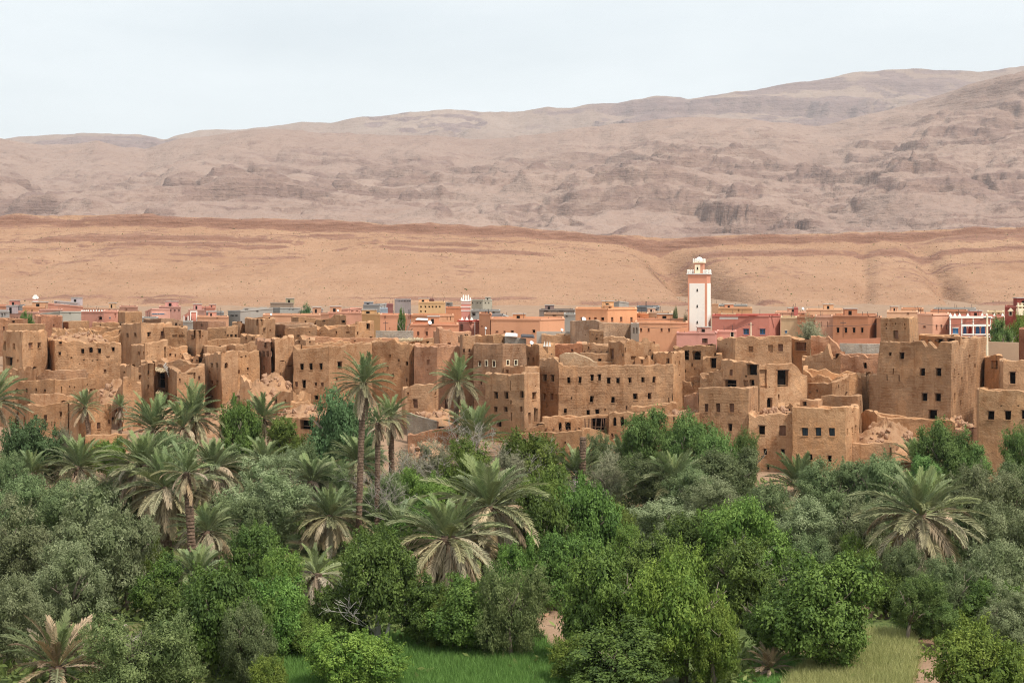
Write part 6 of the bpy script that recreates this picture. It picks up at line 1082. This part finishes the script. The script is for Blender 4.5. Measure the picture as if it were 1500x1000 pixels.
# centre and front
T('bright', 1080, 742, 862, 140, 'large mid-green tree with bare twigs right of centre'); T('walnut', 1088, 800, 915, 120, 'dark leafy tree below the twiggy mid-green one'); T('bright', 925, 776, 880, 66, 'vivid green bush top in the middle of the right grove'); T('walnut', 880, 815, 980, 130, 'tall dark green tree left of the big lime-green shrub')
T('lime', 1000, 822, 1000, 150, 'big lime-green leafy shrub in the lower centre right'); T('lime', 1050, 892, 1010, 74, 'yellow-green shrub at the right of the big lime one'); T('fig', 908, 925, 1030, 160, 'low dark fig bush at the bottom edge right of the red terrace'); T('walnut', 960, 790, 900, 100, 'dark green tree behind the big lime-green shrub')
T('lime', 845, 935, 1005, 80, 'small yellow-green bush beside the red terrace'); T('walnut', 1202, 822, 985, 164, 'round walnut tree standing alone at the edge of the barley field', .16); T('fig', 1120, 860, 960, 70, 'dark bush between the walnut tree and the lime shrubs'); T('poplar', 1345, 850, 947, 74, 'little tree with a leaning trunk beside the field path', .38, 'bark', .5)
T('poplar', 1378, 885, 950, 60, 'small bushy tree right of the leaning little tree', .2); T('lime', 1445, 922, 1040, 150, 'yellow-green shrub filling the lower right corner'); pale_fig = T('fig', 552, 792, 945, 112, 'fig tree with a pale bare trunk behind the wheat field', .34, 'palebark'); T('fig', 610, 850, 950, 90, 'dark fig tree below the massive silver palm', .2)
T('walnut', 690, 850, 958, 120, 'dark leafy tree under the largest shaggy palm', .15); T('scrubby', 750, 838, 965, 104, 'grey-green twiggy bush left of the red terrace', .05); T('bright', 660, 870, 955, 80, 'green bush at the back edge of the wheat field', .1); T('lime', 512, 926, 1012, 150, 'spreading light green shrub in the wheat field', .08)
T('bright', 455, 905, 965, 70, 'rounded green bush at the left end of the wheat field'); T('fig', 500, 860, 945, 80, 'dark shrub below the grey withered palm'); T('scrubby', 205, 908, 1025, 160, 'wide twiggy green bush at the bottom left', .03); T('fig', 330, 842, 985, 130, 'dense fig bush right of the low blue-grey palm', .06)
T('fig', 262, 862, 960, 110, 'leafy green bush below the low blue-grey palm', .05); T('fig', 378, 778, 880, 84, 'dark green tree right of the half-hidden brown palm'); T('bright', 412, 812, 925, 90, 'light green leafy bush left of the grey withered palm', .06); T('walnut', 400, 855, 965, 100, 'shaded bush at the left corner of the wheat field', .06)
T('lime', 392, 965, 1040, 60, 'small bright shrub at the bottom edge left of the spreading one'); T('oliveb', 360, 895, 1000, 90, 'grey-green bush at the bottom left of the wheat field', .05); T('fig', 540, 782, 860, 70, 'dark foliage tree at the base of the two tall trunks'); T('fig', 225, 820, 905, 80, 'small dark bush under the shaggy palm with tan leaves')
T('bright', 215, 785, 860, 50, 'fresh green sapling at the foot of the left palm cluster'); T('walnut', 760, 800, 905, 70, 'dark tree at the right foot of the largest shaggy palm'); T('fig', 1020, 760, 850, 90, 'dark tree under the silvery olive'); T('oliveb', 1010, 690, 775, 80, 'small olive right behind the wide palm fan'); T('oliveb', 560, 700, 790, 80, 'dim olive behind the two tall trunks')
T('oliveb', 500, 690, 790, 70, 'dim olive left of the tallest trunk'); T('oliveb', 460, 660, 760, 80, 'dusky olive under the blue-green tree'); T('fig', 580, 780, 880, 80, 'dark bush left of the massive silver palm'); T('oliveb', 250, 640, 740, 80, 'olive behind the left palm cluster'); T('oliveb', 190, 690, 780, 70, 'shaded olive inside the left palm cluster')
T('oliveb', 1180, 790, 870, 80, 'dusky olive behind the round walnut tree'); T('tamarisk', 1230, 690, 745, 60, 'greyish shrub at the wall foot of the blue-shutter house'); T('fig', 1340, 895, 930, 70, 'low dark scrub behind the leaning little tree'); T('oliveb', 820, 700, 780, 60, 'small dim olive left of the palm behind the dead trunk')
_b = MB(); _b.tube([(.45, -.75, -.1), (.50, -.8, .7), (.72, -.7, 1.45), (.95, -.5, 2.1)], [.10, .085, .075, .05], 7); put('trunk', _b.mesh('trunk', [M['palebark']], True), pale_fig)
# greenery up in the villages
T('tamarisk', 1192, 476, 520, 70, 'feathery pale green tree above the reddish sloping wall', .1, Y=178); CATS['tamarisk']; T('poplar', 1468, 473, 516, 46, 'round green tree behind the tan plastered wall', .1, Y=182); T('lime', 1490, 470, 516, 40, 'light green tree right behind the round one at the tan wall', .1, Y=188)
T('poplar', 588, 458, 492, 12, 'thin dark tree standing against the tall salmon house', .1, Y=222); T('poplar', 46, 465, 476, 16, 'small green bush beside the terracotta mud house', .05, Y=226); T('poplar', 35, 461.5, 470, 16, 'darker green bush left behind the terracotta mud house', .05, Y=240)
T('bluegreen', 450, 451.5, 462, 24, 'dark green clump on the skyline right of the slate-grey house', .05, Y=306); T('oliveb', 988, 455.5, 470, 14, 'small green tree left of the minaret', .05, Y=246); T('tamarisk', 1002, 464, 476, 12, 'tiny shrub right beside the minaret shaft', .05, Y=242)

# bare thorny shrubs
def bare(px, ytop, ybase, wpx, label, seed, m='deadwood', Y=None):
    Y = Y or base_Y(ybase) - .9; g = float(zg(Y)); x, _, zt = P(px, ytop - 2, Y); h = zt - g; w = wpx / F * Y / 2; rr = random.Random(seed); mb = MB()
    def br(p, d, L, r, dep):
        q = p + d * L * .5 + Vector((rr.uniform(-.1, .1), rr.uniform(-.1, .1), rr.uniform(-.05, .1))) * L; e = q + (d + Vector((rr.uniform(-.4, .4), rr.uniform(-.4, .4), rr.uniform(-.25, .3)))).normalized() * L * .5
        mb.tube([p, q, e], [max(r, .009), max(r * .8, .008), max(r * .6, .007)], 3 if dep > 1 else 4, 0, False)
        if dep < 4:
            for k in range(rr.choice((2, 3, 3))): br(p.lerp(e, rr.uniform(.4, 1)) if k else e, (d + Vector((rr.uniform(-1, 1), rr.uniform(-1, 1), rr.uniform(-.5, .7)))).normalized(), L * rr.uniform(.55, .8), r * .6, dep + 1)
    for k in range(5): a = k * 1.26 + rr.random(); br(Vector((0, 0, 0)), Vector((math.cos(a) * .75 * w / max(h, .1), math.sin(a) * .5 - .25, .9)).normalized(), h * .44, .026, 0)
    o = put('bare_shrub', mb.mesh('bare_shrub', [M[m]]), None, (x, Y, g)); return tag(o, label, 'bare shrub', 'bare thorny shrubs')
bare(622, 645, 745, 110, 'tangled bare grey thorn shrub right of the medium palm', 1); bare(692, 606, 690, 70, 'leafless pale branches in front of the spreading young palm', 2, Y=118); bare(786, 636, 735, 100, 'bare grey twigs rising from the thorn tree before the cracked house', 3)
bare(748, 655, 745, 80, 'leafless twigs above the greyish scrub tree', 4); bare(1090, 790, 865, 80, 'heap of bare grey twigs in the large mid-green tree', 5, Y=88); bare(200, 930, 1012, 110, 'dry twigs sticking out of the wide bottom-left bush', 6, Y=70.5); bare(560, 690, 790, 70, 'dim grey twigs between the two tall trunks', 7); bare(830, 706, 790, 60, 'reddish bare branches left of the dead palm trunk', 8)
bare(548, 840, 930, 50, 'white bare branches inside the fig tree with the pale trunk', 11, 'palebark', 76.5)

# ------------------------------------------------------------------ ground cover and fields
def blades(name, n, region, hh, ww, m, seed, lean=.35):
    R = np.random.RandomState(seed); X, Yv = region(R, n); n = len(X); Z = zg(Yv) - .02; h = hh * R.uniform(.6, 1.2, n); a = R.rand(n) * 6.283; w = ww * R.uniform(.7, 1.3, n)
    dx, dy = np.cos(a) * w, np.sin(a) * w; lx, ly = R.normal(size=n) * lean * h, R.normal(size=n) * lean * h
    V = np.stack([np.stack([X - dx, Yv - dy, Z], -1), np.stack([X + dx, Yv + dy, Z], -1), np.stack([X + lx + dx * .1, Yv + ly + dy * .1, Z + h], -1)], 1).reshape(-1, 3)
    t = R.rand(n) * .6 + .4 * fbm(X * .8, Yv * .8, 3, 2); o = put(name, mesh(name, V, np.arange(n * 3).reshape(-1, 3), [M[m]], None, False, np.repeat(t, 3))); o['kind'] = 'stuff'; return o
def reg(poly_):
    def f(R, n):
        Y = R.uniform(62, poly_[-1][0], n); ys = [p[0] for p in poly_]; l = np.interp(Y, ys, [p[1] for p in poly_]); r = np.interp(Y, ys, [p[2] for p in poly_]); px = l + (r - l) * R.rand(n) + R.normal(size=n) * 3
        return (px - CX) / F * Y, Y
    return f
blades('wheat_field', 90000, reg([(62, 360, 850), (70, 380, 838), (76.5, 400, 800), (78, 410, 790)]), .42, .018, 'wheat', 1)
blades('barley_field', 60000, reg([(62, 1120, 1325), (69.5, 1160, 1335), (74, 1205, 1345), (77, 1240, 1335), (77.8, 1260, 1300)]), .55, .016, 'barley', 2)
blades('clover_patch', 26000, reg([(62, 1060, 1120), (69.5, 1085, 1160), (72.5, 1100, 1195), (73.6, 1110, 1180)]), .22, .03, 'wheat', 3)
def weeds():
    R = np.random.RandomState(5); n = 52000; Y = R.uniform(66, 126, n) ** 1.0; px = R.uniform(-120, 1620, n); X = (px - CX) / F * Y
    dirt = ((px > 785) & (px < 850) & (Y > 72) & (Y < 90)) | ((px > 1150) & (px < 1420) & (Y > 75.5) & (Y < 78.5)) | ((px > 1255) & (px < 1330) & (Y > 82) & (Y < 95)) | ((px > 1345) & (px < 1392) & (Y < 77)) | ((px > 590) & (px < 650) & (Y > 77) & (Y < 82)) | ((px > 380) & (px < 1340) & (Y < 76) & ((px < 845) | (px > 1110)))
    k = (fbm(X * .35, Y * .35, 4, 3) > .44) & (~dirt | (R.rand(n) < .05)); X, Y = X[k], Y[k]; n = len(X); Z = zg(Y) + R.rand(n) * .45
    nrm = R.normal(size=(n, 3)) + np.array([0, 0, .8]); nrm /= np.linalg.norm(nrm, axis=1, keepdims=True); t = np.cross(nrm, R.normal(size=(n, 3))); t /= np.linalg.norm(t, axis=1, keepdims=True); b = np.cross(nrm, t); p = np.stack([X, Y, Z], -1); l = R.uniform(.10, .26, (n, 1))
    V = np.stack([p - t * l, p - b * l * .4, p + t * l, p + b * l * .4], 1).reshape(-1, 3); o = put('undergrowth', mesh('undergrowth', V, np.arange(4 * n).reshape(-1, 4), [M['weed']], None, False, np.repeat(R.rand(n), 4))); o['kind'] = 'stuff'
weeds()
